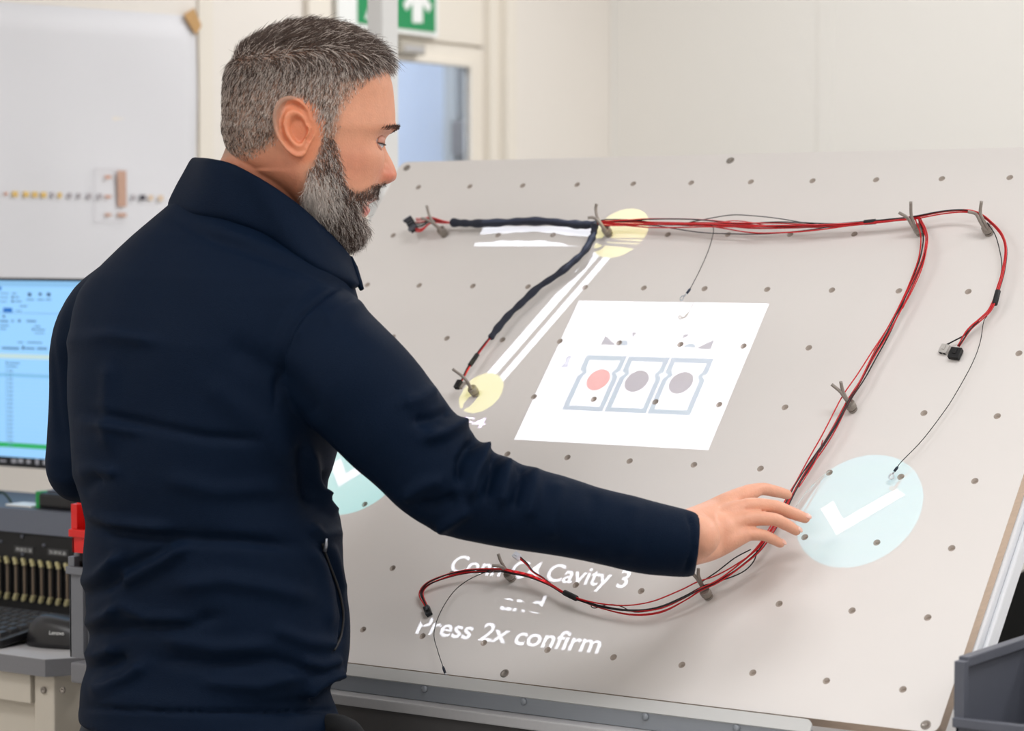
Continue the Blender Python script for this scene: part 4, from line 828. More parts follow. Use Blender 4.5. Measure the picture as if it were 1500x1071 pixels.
# ears
def ear(sgn):
    O = [(463, 176), (459, 163), (450, 153), (441, 147.5), (431, 147), (421, 152), (414.5, 163), (411.5, 178), (413, 193), (417, 206), (423, 217), (431, 227), (440, 233.5), (449, 234.5), (455, 230), (459, 221), (464, 211), (469, 202), (471, 190), (468, 182)]
    r0 = .074; cpx, cpy = 448, 198; n = len(O)*3; OO = smoothp([(*p, 0) for p in O+[O[0]]], 3)[:-1]; vs = []; fs = []
    rho = np.array([0, .1, .2, .3, .38, .46, .52, .58, .64, .70, .76, .82, .88, .93, .97, 1.0]); hgt_ = np.interp(rho, [0, .2, .34, .46, .56, .68, .78, .88, .95, 1.0], [-.021, -.020, -.016, -.001, .0020, -.0055, -.0085, .0012, .0020, -.0015])
    def pt(px, py, h):
        f = ((px-450)/HPX-(r0+.012)*math.sin(PSI))/math.cos(PSI); z = zrow(py); back = np.clip((468-px)/56, 0, 1.1); lo = np.clip((py-205)/30, 0, 1)
        r = r0+.0015+.019*back**1.1*(1-.35*lo)+h; f2 = f-(r-r0-.012)*math.tan(PSI)
        return hl_(f2, sgn*r, z)
    m_ = len(OO)
    for j, rh in enumerate(rho):
        for k, q in enumerate(OO):
            px = cpx+(q[0]-cpx)*rh; py = cpy+(q[1]-cpy)*rh; ang = math.atan2(-(q[1]-cpy), q[0]-cpx); h = hgt_[j]
            frontness = max(0, math.cos(ang)); low = max(0, -math.sin(ang))
            h = h*(1-.75*low**3*(rh > .5))
            if rh < .45: h *= 1-.55*max(0, math.sin(ang+.4))*(rh > .1)
            if frontness > .75 and rh < .62: h = -.016 if rh < .3 else -.016+.020*min(1, (rh-.3)/.2)
            if rh > .84: h *= 1-.6*frontness
            vs.append(pt(px, py, h))
    bk = len(vs)
    for rh, h in ((.96, -.0060), (.80, -.0140), (.5, -.028), (.2, -.036)):
        for q in OO: vs.append(pt(cpx+(q[0]-cpx)*rh, cpy+(q[1]-cpy)*rh, h))
    L = len(rho)+4
    for j in range(1, L-1):
        for k in range(m_): fs.append((j*m_+k, j*m_+(k+1) % m_, (j+1)*m_+(k+1) % m_, (j+1)*m_+k))
    fs.append(tuple(range(m_, 2*m_))[::-1]); fs.append(tuple((L-1)*m_+k for k in range(m_)))
    used = vs; fs = [tuple(i-m_ for i in f) for f in fs]; return vs[m_:], fs
def add_oriented(mb, vs, fs):
    bm = bmesh.new(); vv = [bm.verts.new(tuple(map(float, v))) for v in vs]
    for f in fs:
        try: bm.faces.new([vv[i] for i in f])
        except ValueError: pass
    bmesh.ops.recalc_face_normals(bm, faces=bm.faces); bm.verts.index_update()
    mb.add([tuple(v.co) for v in bm.verts], [tuple(v.index for v in f.verts) for f in bm.faces]); bm.free()
for s_ in (1, -1): add_oriented(BM, *ear(s_))
# trunk inside the jacket, arms and hands
def Wz(px, z, d): 
    q = W(px, 500, d); return np.array([q[0], q[1], z])
SHR = W(465, 525, 3.02); SHL = W(160, 480, 3.22); ELR = W(655, 703, 2.965); WRR = W(1022, 786, 2.985)
limb(BM, [W(350, 350, 3.12), W(320, 450, 3.1), W(310, 600, 3.1), W(312, 800, 3.1), W(310, 1000, 3.1)], [.06, .085, .09, .085, .085], 20)
limb(BM, [W(380, 460, 3.08), SHR, W(560, 605, 2.975), ELR, W(840, 752, 2.965), W(960, 776, 2.98), WRR], [.05, .045, .042, .038, .034, .031, .0275], 18)
ELL = W(108, 690, 3.22); HL_ = ELL+E2*.13+E1*.20+AZ*.06
limb(BM, [W(240, 430, 3.17), SHL, W(128, 580, 3.235), ELL+AZ*.012+E2*.01, (ELL+HL_)/2-AZ*.004, HL_], [.045, .035, .030, .026, .027, .026], 16)
# right hand: metacarpals and fingers, heights above the board
def HB(px, py, h): return BP(px, py, h)
fing = {'index': [(1024, 778, .120), (1073, 731, .104), (1111, 717, .080), (1134, 719.5, .058), (1153, 724.5, .040)],
        'middle': [(1022, 782, .121), (1082, 745, .108), (1130, 742, .088), (1158, 751, .066), (1179, 759, .050)],
        'ring': [(1022, 790, .120), (1084, 763, .106), (1130, 760.5, .090), (1152, 769, .070), (1166, 777.5, .054)],
        'little': [(1024, 798, .117), (1080, 784, .099), (1114, 783.5, .088), (1131, 789.5, .072), (1143, 796, .058)]}
frad = {'index': [.015, .0105, .0083, .0076, .0064], 'middle': [.015, .0112, .0088, .0080, .0066], 'ring': [.015, .0108, .0084, .0075, .0063], 'little': [.014, .0100, .0074, .0068, .0058]}
for k_, J in fing.items(): limb(BM, [HB(*q) for q in J], frad[k_], 14, 5)
limb(BM, [HB(1036, 776, .106), HB(1060, 757, .085), HB(1085, 745, .058), HB(1104, 746, .036), HB(1117, 748, .022)], [.016, .0150, .0115, .0095, .0080], 14)   # thumb behind the palm
# palm body
limb(BM, [W(1008, 770, 2.985), HB(1040, 755, .112), HB(1066, 738, .102), HB(1094, 724, .090), HB(1111, 717, .080)], [.020, .0185, .0150, .0115, .0083], 16)
limb(BM, [W(1010, 806, 2.985), HB(1040, 800, .112), HB(1066, 792, .103), HB(1092, 783, .096)], [.020, .0185, .0150, .0100], 16)
for c_, rr in ((HB(1052, 778, .106), (.028, .027, .0135)), (HB(1068, 764, .099), (.022, .026, .013))):
    u_ = HB(1100, 752, .105)-HB(1030, 786, .112); u_ /= np.linalg.norm(u_); n3 = -cw((0, 0, 1))*.75+BN*.4; n3 -= u_*(n3@u_); n3 /= np.linalg.norm(n3); BM.add(*lump(c_, [u_, np.cross(n3, u_), n3], rr))
limb(BM, [W(1000, 790, 2.985), HB(1032, 783, .119), HB(1056, 776, .109), HB(1074, 766, .101)], [.0285, .0275, .0235, .0170], 20)
# simple left hand, hidden in front of the body
hd = HL_+E1*.02; lf = E2*.55+E1*.8
limb(BM, [HL_, HL_+lf*.05, HL_+lf*.09], [.026, .030, .027], 14)
for i, (l_, w_) in enumerate(((.075, .03), (.085, .01), (.08, -.01), (.062, -.03))):
    a_ = HL_+lf*.08+AZ*w_; limb(BM, [a_, a_+lf*l_*.5, a_+lf*l_*.85-AZ*.012], [.0095, .0085, .007], 10)
limb(BM, [HL_+lf*.02+AZ*.015, HL_+lf*.05+AZ*.05, HL_+lf*.075+AZ*.065], [.013, .011, .009], 10)
def remesh(mb, voxel, name, smooth=2, fac=.5):
    o = mb.build(name, M_SKIN0 if 'M_SKIN0' in globals() else None); md = o.modifiers.new('r', 'REMESH'); md.mode = 'VOXEL'; md.voxel_size = voxel; md.adaptivity = 0
    if smooth: m2 = o.modifiers.new('s', 'SMOOTH'); m2.factor = fac; m2.iterations = smooth
    dg = bpy.context.evaluated_depsgraph_get(); dg.update(); me = bpy.data.meshes.new_from_object(o.evaluated_get(dg)); old = o.data; o.modifiers.clear(); o.data = me; bpy.data.meshes.remove(old); me.name = name
    me.polygons.foreach_set('use_smooth', [True]*len(me.polygons)); return o
def coords(me): a = np.empty(len(me.vertices)*3, np.float32); me.vertices.foreach_get('co', a); return a.reshape(-1, 3).astype(float)
def normals(me): a = np.empty(len(me.vertices)*3, np.float32); me.vertices.foreach_get('normal', a); return a.reshape(-1, 3).astype(float)
def skin_mat():
    m = mat('skin', rgb(206, 142, 112), .5, sss=.12, bump=.22, bscale=420); nt = m.node_tree; b = nt.nodes['Principled BSDF']
    at = nt.nodes.new('ShaderNodeAttribute'); at.attribute_name = 'tint'; n = nt.nodes.new('ShaderNodeTexNoise'); n.inputs['Scale'].default_value = 90; n.inputs['Detail'].default_value = 5
    tc_ = nt.nodes.new('ShaderNodeTexCoord'); nt.links.new(tc_.outputs['Object'], n.inputs['Vector']); hs = nt.nodes.new('ShaderNodeHueSaturation'); mr = nt.nodes.new('ShaderNodeMapRange'); mr.inputs[3].default_value = .9; mr.inputs[4].default_value = 1.1
    nt.links.new(n.outputs['Fac'], mr.inputs[0]); nt.links.new(mr.outputs[0], hs.inputs['Value']); nt.links.new(at.outputs['Color'], hs.inputs['Color']); nt.links.new(hs.outputs[0], b.inputs['Base Color']); return m
M_SKIN = M_SKIN0 = skin_mat()
PT = thing('person', 'man with short greying hair and beard in a navy jacket reaching to the board', 'person', Wz(310, 0, 3.1)*np.array([1, 1, 0]))
body = remesh(BM, .0016, 'body', 2, .5); put(body, PT)
# colour of the skin, darker roots where hair and beard grow
HAIR = [(327, 226), (340, 230), (356, 228), (380, 220), (398, 206), (408, 188), (411, 166), (420, 150), (434, 144), (449, 150), (458, 160), (465, 172), (472, 186), (478, 204), (487, 206), (492, 192), (494, 172), (504, 150), (518, 133), (530, 118), (541, 106), (556, 97), (566, 92), (580, 90), (600, 70), (600, 0), (300, 0), (300, 226)]
BEARD = [(474, 196), (487, 200), (493, 212), (498, 232), (502, 256), (508, 272), (520, 280), (534, 279), (544, 273), (553, 269), (566, 270), (566, 288), (548, 290.5), (536, 293), (527, 300), (524, 309), (530, 318), (540, 322), (540, 372), (505, 372), (490, 356), (465, 330), (448, 312), (442, 296), (441, 276), (447, 258), (457, 242), (466, 226), (471, 210)]
def headlocal(V):
    d_ = V-HO; return d_@HF, d_@HR_, d_@HZ
def nearpx(V):
    """image position of a head point, or of its mirror image for the far side"""
    f, r, z = headlocal(V); return proj(hl_(f, np.abs(r), z))
def soft(P, X, Y, s=2.5):
    a = 0.
    for dx, dy in ((0, 0), (s, 0), (-s, 0), (0, s), (0, -s), (s*.7, s*.7), (-s*.7, s*.7), (s*.7, -s*.7), (-s*.7, -s*.7)): a = a+pip(P, X+dx, Y+dy)
    return a/9.
def col_skin(V):
    n = len(V); C = np.tile(np.array(rgb(216, 152, 120)), (n, 1)); f, r, z = headlocal(V); X, Y = nearpx(V); inh = (z > -.16) & (np.abs(r) < .12) & (f > -.15) & (f < .15)
    def mixc(w, c):
        nonlocal C
        w = np.clip(w, 0, 1)[:, None]; C = C*(1-w)+np.array(c)*w
    g = lambda x0, y0, s: np.exp(-((X-x0)**2+(Y-y0)**2)/s**2)*inh
    mixc(.55*g(571, 258, 16), rgb(204, 98, 78)); mixc(.35*g(520, 240, 30), rgb(210, 124, 100)); EP = [(478, 176), (462, 152), (441, 143), (420, 148), (408, 178), (412, 206), (428, 232), (442, 240), (458, 236), (468, 214)]; ear_ = inh & (soft(EP, X, Y, 2) > .5) & (np.abs(r) > .070)
    mixc(.65*soft(EP, X, Y, 4)*(inh & (np.abs(r) > .066)), rgb(226, 134, 92)); mixc(.5*np.clip((Y-212)/26, 0, 1)*np.clip((452-X)/22, 0, 1)*inh, rgb(200, 118, 90))
    mixc(.8*g(538, 309, 8)*1.2, rgb(200, 110, 104)); mixc(.7*g(546, 295, 6), rgb(196, 120, 118))
    mixc(.78*soft(HAIR, X, Y, 8)*inh*(~ear_), rgb(138, 114, 98)); mixc(.5*soft(BEARD, X, Y, 5)*inh*(~ear_), rgb(140, 112, 98))
    hnd = ~inh; mixc(.9*hnd, rgb(226, 166, 138))
    return C
def set_tint(me, C, name='tint'):
    ca = me.color_attributes.new(name, 'FLOAT_COLOR', 'POINT'); a = np.ones((len(C), 4), np.float32); a[:, :3] = C; ca.data.foreach_set('color', a.ravel())
V_ = coords(body.data); X, Y = proj(V_)
sel = np.where((X > 990) & (X < 1092) & (Y > 690) & (Y < 840) & (V_[:, 2] > .9))[0]; bmh = bmesh.new(); bmh.from_mesh(body.data); bmh.verts.ensure_lookup_table(); sv = [bmh.verts[int(i)] for i in sel]
for _ in range(22): bmesh.ops.smooth_vert(bmh, verts=sv, factor=.5, use_axis_x=True, use_axis_y=True, use_axis_z=True)
bmh.to_mesh(body.data); bmh.free(); V_ = coords(body.data); set_tint(body.data, col_skin(V_)); body.data.materials.clear(); body.data.materials.append(M_SKIN)
# fingernails
M_NAIL = mat('nail', rgb(232, 178, 160), .3, sss=.1, coat=.3)
for k_ in ('middle', 'ring', 'little'):
    a_, b_ = HB(*fing[k_][-2]), HB(*fing[k_][-1]); u_ = b_-a_; u_ /= np.linalg.norm(u_); n3 = -cw((0, 0, 1))*.6-cw((0, 1, 0))*.55+BN*.1; n3 -= u_*(n3@u_); n3 /= np.linalg.norm(n3)
    o = MB().add(*lump(b_+n3*frad[k_][-1]*.80+u_*.0015, [u_, np.cross(n3, u_), n3], (.0052, .0042, .0016)), smooth=True).build('fingernail', M_NAIL, body)
# eyes, brows
M_LID = mat('eyelid_skin', rgb(196, 136, 116), .5, noise=.05, nscale=90, sss=.1)
for sg in (1, -1):
    ec = hl_(.0775, sg*.0300, zrow(209)); MB().add(*lump(ec, [HF, HR_, HZ], (.0118, .0118, .0118), 16, 20), smooth=True).build('eye', mat('eye_white', rgb(206, 206, 212), .15, coat=.5), body)
    gz = HF*.93-HZ*.32+HR_*sg*.10; gz /= np.linalg.norm(gz); u_ = np.cross(gz, HZ); u_ /= np.linalg.norm(u_); w_ = np.cross(u_, gz); w_ = w_ if w_[2] > 0 else -w_
    MB().add(*lump(ec+gz*.0078, [u_, w_, gz], (.0056, .0056, .0046), 10, 16), smooth=True).build('iris', mat('iris_blue', rgb(66, 84, 104), .1, coat=.6), body)
    for e0_, e1_, nm in ((.16, 1.5, 'upper_eyelid'), (-1.4, -.34, 'lower_eyelid')):
        vs = []; fs = []; nu, nv = 14, 8
        for i_ in range(nu+1):
            az = -1.5+3.0*i_/nu
            for j_ in range(nv+1):
                q_ = j_/nv; lo, hi = (e0_*math.cos(az)**1.0-.02, e1_) if e0_ > 0 else (e0_, e1_*max(.0, math.cos(az))-.02); el = lo+(hi-lo)*q_; R_q = .0131+.0006*math.sin(q_*3.1)
                vs.append(ec+R_q*(gz*math.cos(el)*math.cos(az)+u_*math.cos(el)*math.sin(az)+w_*math.sin(el)))
        for i_ in range(nu):
            for j_ in range(nv): a_ = i_*(nv+1)+j_; fs.append((a_, a_+nv+1, a_+nv+2, a_+1))
        lo_ = MB().add(vs, fs, True).build(nm, M_LID, body); md = lo_.modifiers.new('s', 'SOLIDIFY'); md.thickness = .0010; md.offset = -1
        if e0_ > 0:
            rim = [vs[i_*(nv+1)] for i_ in range(nu+1)]; MB().tube([p+gz*.0012 for p in rim], .0007, 6).build('eyelashes', mat('lash', rgb(48, 36, 34), .6), body)
# hair strands
def surf_pts(n, seed, Ylo, Yhi):
    """random points on the head shell with normals"""
    F, R, Z, Y = HG; rs = np.random.RandomState(seed); P = hl_(F, R, Z); ni = P.shape[0]
    du = np.roll(P, -1, 1)-np.roll(P, 1, 1); dv = np.gradient(P, axis=0); N = np.cross(du, dv); N /= np.linalg.norm(N, axis=2)[:, :, None]+1e-12
    ctr = hl_(0, 0, 0); 
    if np.mean(np.sum(N*(P-ctr), axis=2)) < 0: N = -N
    A = np.linalg.norm(np.cross(du, dv), axis=2); A[(Y < Ylo) | (Y > Yhi)] = 0; p = (A/A.sum()).ravel(); idx = rs.choice(len(p), n, p=p); i, k = idx//P.shape[1], idx % P.shape[1]
    a, b_ = rs.rand(n)-.5, rs.rand(n)-.5; pos = P[i, k]+du[i, k]*a[:, None]*.5+dv[i, k]*b_[:, None]; return pos, N[i, k], rs
def strands(pos, dirs, nrm, length, lift, curl, rad, rs, seg=3):
    n = len(pos); d_ = dirs-nrm*np.sum(dirs*nrm, 1)[:, None]; d_ /= np.linalg.norm(d_, axis=1)[:, None]+1e-9; v = d_*np.cos(lift)[:, None]+nrm*np.sin(lift)[:, None]
    P = [pos-nrm*.001]; cur = pos; side = np.cross(v, nrm); side /= np.linalg.norm(side, axis=1)[:, None]+1e-9
    for s in range(seg): cur = cur+v*(length/seg)[:, None]; P.append(cur); v = v+d_*.22-nrm*curl[:, None]+side*(rs.randn(n)*.10)[:, None]; v /= np.linalg.norm(v, axis=1)[:, None]
    Vs = []; up2 = np.cross(side, v)
    for j, q in enumerate(P):
        r_ = rad*(1-.75*j/seg); 
        for a in (0, 2.094, 4.189): Vs.append(q+(side*math.cos(a)+nrm*math.sin(a))*r_[:, None] if not np.isscalar(r_) else q+(side*math.cos(a)+nrm*math.sin(a))*r_)
    Vs = np.stack(Vs, 1); m = Vs.shape[1]; base = (np.arange(n)*m)[:, None]; fs = []
    for j in range(seg):
        for a in range(3): fs.append(np.stack([base[:, 0]+j*3+a, base[:, 0]+j*3+(a+1) % 3, base[:, 0]+(j+1)*3+(a+1) % 3, base[:, 0]+(j+1)*3+a], 1))
    return Vs.reshape(-1, 3), np.concatenate(fs), m
def hair_mesh(name, Vs, Fs, C, m, parent):
    me = bpy.data.meshes.new(name); me.vertices.add(len(Vs)); me.vertices.foreach_set('co', Vs.astype(np.float32).ravel()); me.loops.add(Fs.size); me.loops.foreach_set('vertex_index', Fs.astype(np.int32).ravel())
    me.polygons.add(len(Fs)); me.polygons.foreach_set('loop_start', np.arange(0, Fs.size, 4, dtype=np.int32)); me.update(calc_edges=True); me.polygons.foreach_set('use_smooth', [True]*len(Fs))
    set_tint(me, np.repeat(C, m, 0)); me.materials.append(M_HAIR); o = bpy.data.objects.new(name, me); COL.objects.link(o); put(o, parent); o['kind'] = 'stuff'; return o
def hairmat():
    m = mat('hair', rgb(100, 85, 75), .45); nt = m.node_tree; at = nt.nodes.new('ShaderNodeAttribute'); at.attribute_name = 'tint'; nt.links.new(at.outputs['Color'], nt.nodes['Principled BSDF'].inputs['Base Color']); return m
M_HAIR = hairmat()
def mixcol(rs, n, wgrey, dark, light, jit=.25):
    sel = (rs.rand(n) < wgrey)[:, None]; C = np.where(sel, np.array(rgb(*light)), np.array(rgb(*dark))); return C*(1+jit*(rs.rand(n)-.5)*2)[:, None]
pos, nrm, rs = surf_pts(52000, 5, 0, 236); X, Y = nearpx(pos); f, r, z = headlocal(pos)
dn = soft(HAIR, X, Y, 7); earm = pip([(418, 152), (432, 146), (446, 150), (458, 165), (470, 190), (468, 205), (455, 232), (440, 234), (420, 212), (412, 180)], X, Y)
thin = np.interp(X, [480, 505, 530, 560], [1, .62, .5, 1.0])*(Y > 105)*(X > 480)+((Y <= 105) | (X <= 480))*1.0
keep = (rs.rand(len(pos)) < dn*np.clip(thin, 0, 1)) & ~(earm & (np.abs(r) > .06)); pos, nrm, X, Y, f, r, z = [q[keep] for q in (pos, nrm, X, Y, f, r, z)]; n = len(pos)
top = np.clip((118-Y)/45, 0, 1)*np.clip((nrm@HZ)*1.6, 0, 1); nape = np.clip((Y-170)/50, 0, 1)
fwd = np.outer(top, HF*.95+HZ*.30)+np.outer(1-top, -HZ*1.0-HF*.35)+np.outer((1-top)*np.clip((X-480)/60, 0, 1), HF*.45+HZ*.1); fwd += rs.randn(n, 3)*.22
L_ = .0068+.0045*np.clip((150-Y)/60, 0, 1)+.0085*top*(.6+.8*rs.rand(n)); L_ *= (.75+.5*rs.rand(n))*(1-.45*nape); frontq = np.clip((X-520)/40, 0, 1)*top
L_ = L_*(1+.7*frontq); L_ = L_*np.where(X > 495, np.where(Y > 112, .55, 1), 1)
lift = np.radians(15+5*top+12*frontq+5*np.clip((150-Y)/60, 0, 1)+rs.randn(n)*8)
Vs, Fs, m_ = strands(pos, fwd, nrm, L_, lift, .10+.10*rs.rand(n), .00028+.00006*rs.rand(n)[0], rs)
grey = .40+.20*np.clip((Y-85)/60, 0, 1)-.26*top-.1*frontq; lum = .75+.25*np.sin(f*190+z*60)*.0
patch = .5+.5*np.sin(f*140+3*np.sin(z*90))*np.sin(z*160+2*np.sin(f*110)); C = mixcol(rs, n, np.clip(grey+.22*(patch-.5), 0, 1), (78, 61, 52), (212, 198, 187))
hair = hair_mesh('hair', Vs, Fs, C, m_, body)
pos, nrm, rs = surf_pts(44000, 9, 190, 362.4); X, Y = nearpx(pos); f, r, z = headlocal(pos)
keep = (rs.rand(len(pos)) < soft(BEARD, X, Y, 2.5)) & (f > -.02); pos, nrm, X, Y, f, r, z = [q[keep] for q in (pos, nrm, X, Y, f, r, z)]; n = len(pos)
# jaw edge: strands from the underside too
dirs = np.tile(-HZ*.85+HF*.25, (n, 1))+np.outer(np.clip((X-510)/40, 0, 1), HF*.35)+np.outer(np.clip((300-Y)/80, 0, 1)*np.clip((490-X)/40, 0, 1), -HF*.35)+rs.randn(n, 3)*.28
must = (Y < 292) & (X > 505); dirs[must] = np.outer(np.ones(must.sum()), -HZ*.7)+np.outer(np.sign(r[must])*.9, HR_)+rs.randn(must.sum(), 3)*.2
L_ = (.006+.011*np.clip((Y-225)/90, 0, 1))*(.7+.6*rs.rand(n)); L_[must] = .007; lift = np.radians(24+14*np.clip((Y-240)/80, 0, 1)+rs.randn(n)*9)
Vs, Fs, m_ = strands(pos, dirs, nrm, L_, lift, .05+.12*rs.rand(n), .00028, rs)
wh = np.clip(np.exp(-((X-458)**2/32**2+(Y-285)**2/34**2))*1.0+.24-.18*(must)+.20*np.sin(X*.30+Y*.22)*np.sin(Y*.35-X*.1), 0, 1); C = mixcol(rs, n, wh, (78, 58, 49), (230, 219, 210))
beard = hair_mesh('beard', Vs, Fs, C, m_, body); beard['label'] = 'short beard, whiter on the cheek than on the chin'
# eyebrows
F_, R_2, Z_, Y_ = HG
rs = np.random.RandomState(4); n = 900; sgs = np.where(rs.rand(n) < .5, 1., -1.); t_ = rs.rand(n); rr_ = .010+.042*t_; yy_ = 191-4*np.sin(t_*2.6)+rs.randn(n)*(2.2-1.2*t_)
Pg = hl_(F_, R_2, Z_); 
def on_head(r, y):
    i = np.argmin(np.abs(Y_[:, 0][None]-y[:, None]), 1); out = []
    for q in range(len(r)):
        row = i[q]; ks = np.where(F_[row] > .02)[0]; k = ks[np.argmin(np.abs(R_2[row][ks]-r[q]))]; out.append(Pg[row, k])
    return np.array(out)
pos = on_head(sgs*rr_, yy_)+HF*.0012; nrm = np.tile(HF, (n, 1))+np.outer(sgs*.3, HR_); nrm /= np.linalg.norm(nrm, axis=1)[:, None]
dirs = np.outer(sgs, HR_)+HZ*.25+rs.randn(n, 3)*.15; Vs, Fs, m_ = strands(pos, dirs, nrm, .007+.003*rs.rand(n), np.radians(20+10*rs.rand(n)), .1+rs.rand(n)*.05, .00030, rs); C = mixcol(rs, n, .15, (98, 78, 72), (160, 142, 134)); hair_mesh('eyebrow', Vs, Fs, C, m_, body)
# ---------------------------------------------------------------- jacket
JM = MB()
ry = np.array([1064, 1058, 1045, 1034, 1014, 1002, 990, 975, 960, 942, 920, 901, 880, 860, 840, 821, 805, 790, 770, 757, 735, 716, 700, 680, 650, 600, 550, 500, 460, 430, 405, 385, 365, 345, 325, 308, 296])
rl = np.array([111, 108.5, 108, 110, 113, 115.5, 118, 119.5, 120, 121.5, 121, 119, 116.5, 115, 115, 113.5, 115, 117, 119.5, 119.5, 114, 108, 103, 100, 96, 92, 89, 90, 96, 106, 124, 144, 166, 190, 215, 236, 250])
rr = np.array([496, 498, 500, 496, 488, 490, 504, 511, 514, 516, 516, 515, 513, 510, 507, 505, 504, 503, 502, 501, 492, 485, 486, 492, 500, 508, 516, 522, 527, 527, 520, 508, 496, 480, 462, 446, 432])
rb = np.interp(ry, [296, 345, 400, 500, 650, 800, 960, 1064], [.072, .10, .118, .13, .132, .125, .122, .13])
TDk = np.interp(ry, [296, 345, 400, 500, 650, 1064], [3.115, 3.115, 3.105, 3.10, 3.10, 3.10])
vs = []; fs = []; NTt = 72; th = np.linspace(0, 2*np.pi, NTt, endpoint=False)
for i in range(len(ry)):
    d_ = TDk[i]; c = W((rl[i]+rr[i])/2, ry[i], d_); s = (rr[i]-rl[i])/2/FPX*d_; b_ = rb[i]; cphi, sphi = E1[0], E1[1]
    b_ = min(b_, s*.8); a_ = math.sqrt(max(s*s-(sphi*b_)**2, 1e-4))/cphi*.985
    n_ = 2.3; C_, S_ = np.cos(th), np.sin(th); ex = np.sign(C_)*np.abs(C_)**(2/n_)*a_; ey = np.sign(S_)*np.abs(S_)**(2/n_)*b_
    # superellipse sticks out further than the ellipse on the diagonal, rescale to the outline
    k_ = s/np.max(ex*cphi+ey*sphi); 
    for q in range(NTt): vs.append(c+AX*ex[q]*k_+AY*ey[q]*k_)
for i in range(len(ry)-1):
    for q in range(NTt): fs.append((i*NTt+q, i*NTt+(q+1) % NTt, (i+1)*NTt+(q+1) % NTt, (i+1)*NTt+q))
fs.append(tuple(range(NTt-1, -1, -1))); fs.append(tuple((len(ry)-1)*NTt+q for q in range(NTt)))
add_oriented(JM, vs, fs)
arm = [(430, 478, 3.04, 92), (468, 512, 3.00, 92), (510, 553, 2.97, 90), (556, 600, 2.965, 87), (606, 655, 2.962, 80), (640, 690, 2.96, 77), (676, 715, 2.96, 72), (718, 731, 2.96, 66), (760, 743, 2.96, 62.5), (810, 755, 2.96, 58.5), (860, 767, 2.965, 56), (905, 777, 2.97, 54), (950, 788, 2.975, 52.5), (990, 795, 2.98, 50), (1012, 798, 2.985, 48), (1022, 799, 2.985, 44.5)]
Pq = [W(a, b_, d_) for a, b_, d_, r_ in arm]; Rq = [r_/FPX*d_ for a, b_, d_, r_ in arm]
limb(JM, Pq, Rq, 40, 4, round_=False)
la = [(190, 440, 3.18, 66), (146, 476, 3.22, 62), (126, 525, 3.235, 54), (123, 600, 3.24, 51), (117, 650, 3.235, 49.5), (113, 684, 3.225, 46.5)]
Pl = [W(a, b_, d_) for a, b_, d_, r_ in la]+[ELL+E2*.035+E1*.015-AZ*.004, ELL+E2*.08+E1*.09+AZ*.016, HL_-lf*.015]; Rl = [r_/FPX*d_ for a, b_, d_, r_ in la]+[.040, .038, .033]
limb(JM, Pl, Rl, 32, 4)
M_SKIN0 = None
M_JACKET = mat('navy_fleece', (.0026, .0085, .023), .62, noise=.10, nscale=420, bump=.35, bscale=900); M_JACKET.node_tree.nodes['Principled BSDF'].inputs['Specular IOR Level'].default_value = .07
jk = remesh(JM, .0040, 'jacket', 5, .5); put(jk, PT); me = jk.data; me.materials.clear(); me.materials.append(M_JACKET)
V = coords(me); N = normals(me); X, Y = proj(V); toward = np.clip(-(N@E2)*1.6+.45, 0, 1)
def seg_d(P, X, Y):
    d_ = np.full(X.shape, 1e9); P = [np.array(p, float) for p in P]; tt = np.zeros(X.shape); L = sum(np.linalg.norm(b_-a) for a, b_ in zip(P[:-1], P[1:])); acc = 0
    for a, b_ in zip(P[:-1], P[1:]):
        ab = b_-a; l = np.linalg.norm(ab); t = np.clip(((X-a[0])*ab[0]+(Y-a[1])*ab[1])/(l*l), 0, 1); q = np.hypot(X-a[0]-t*ab[0], Y-a[1]-t*ab[1]); m_ = q < d_; d_ = np.where(m_, q, d_); tt = np.where(m_, (acc+t*l)/L, tt); acc += l
    return d_, tt
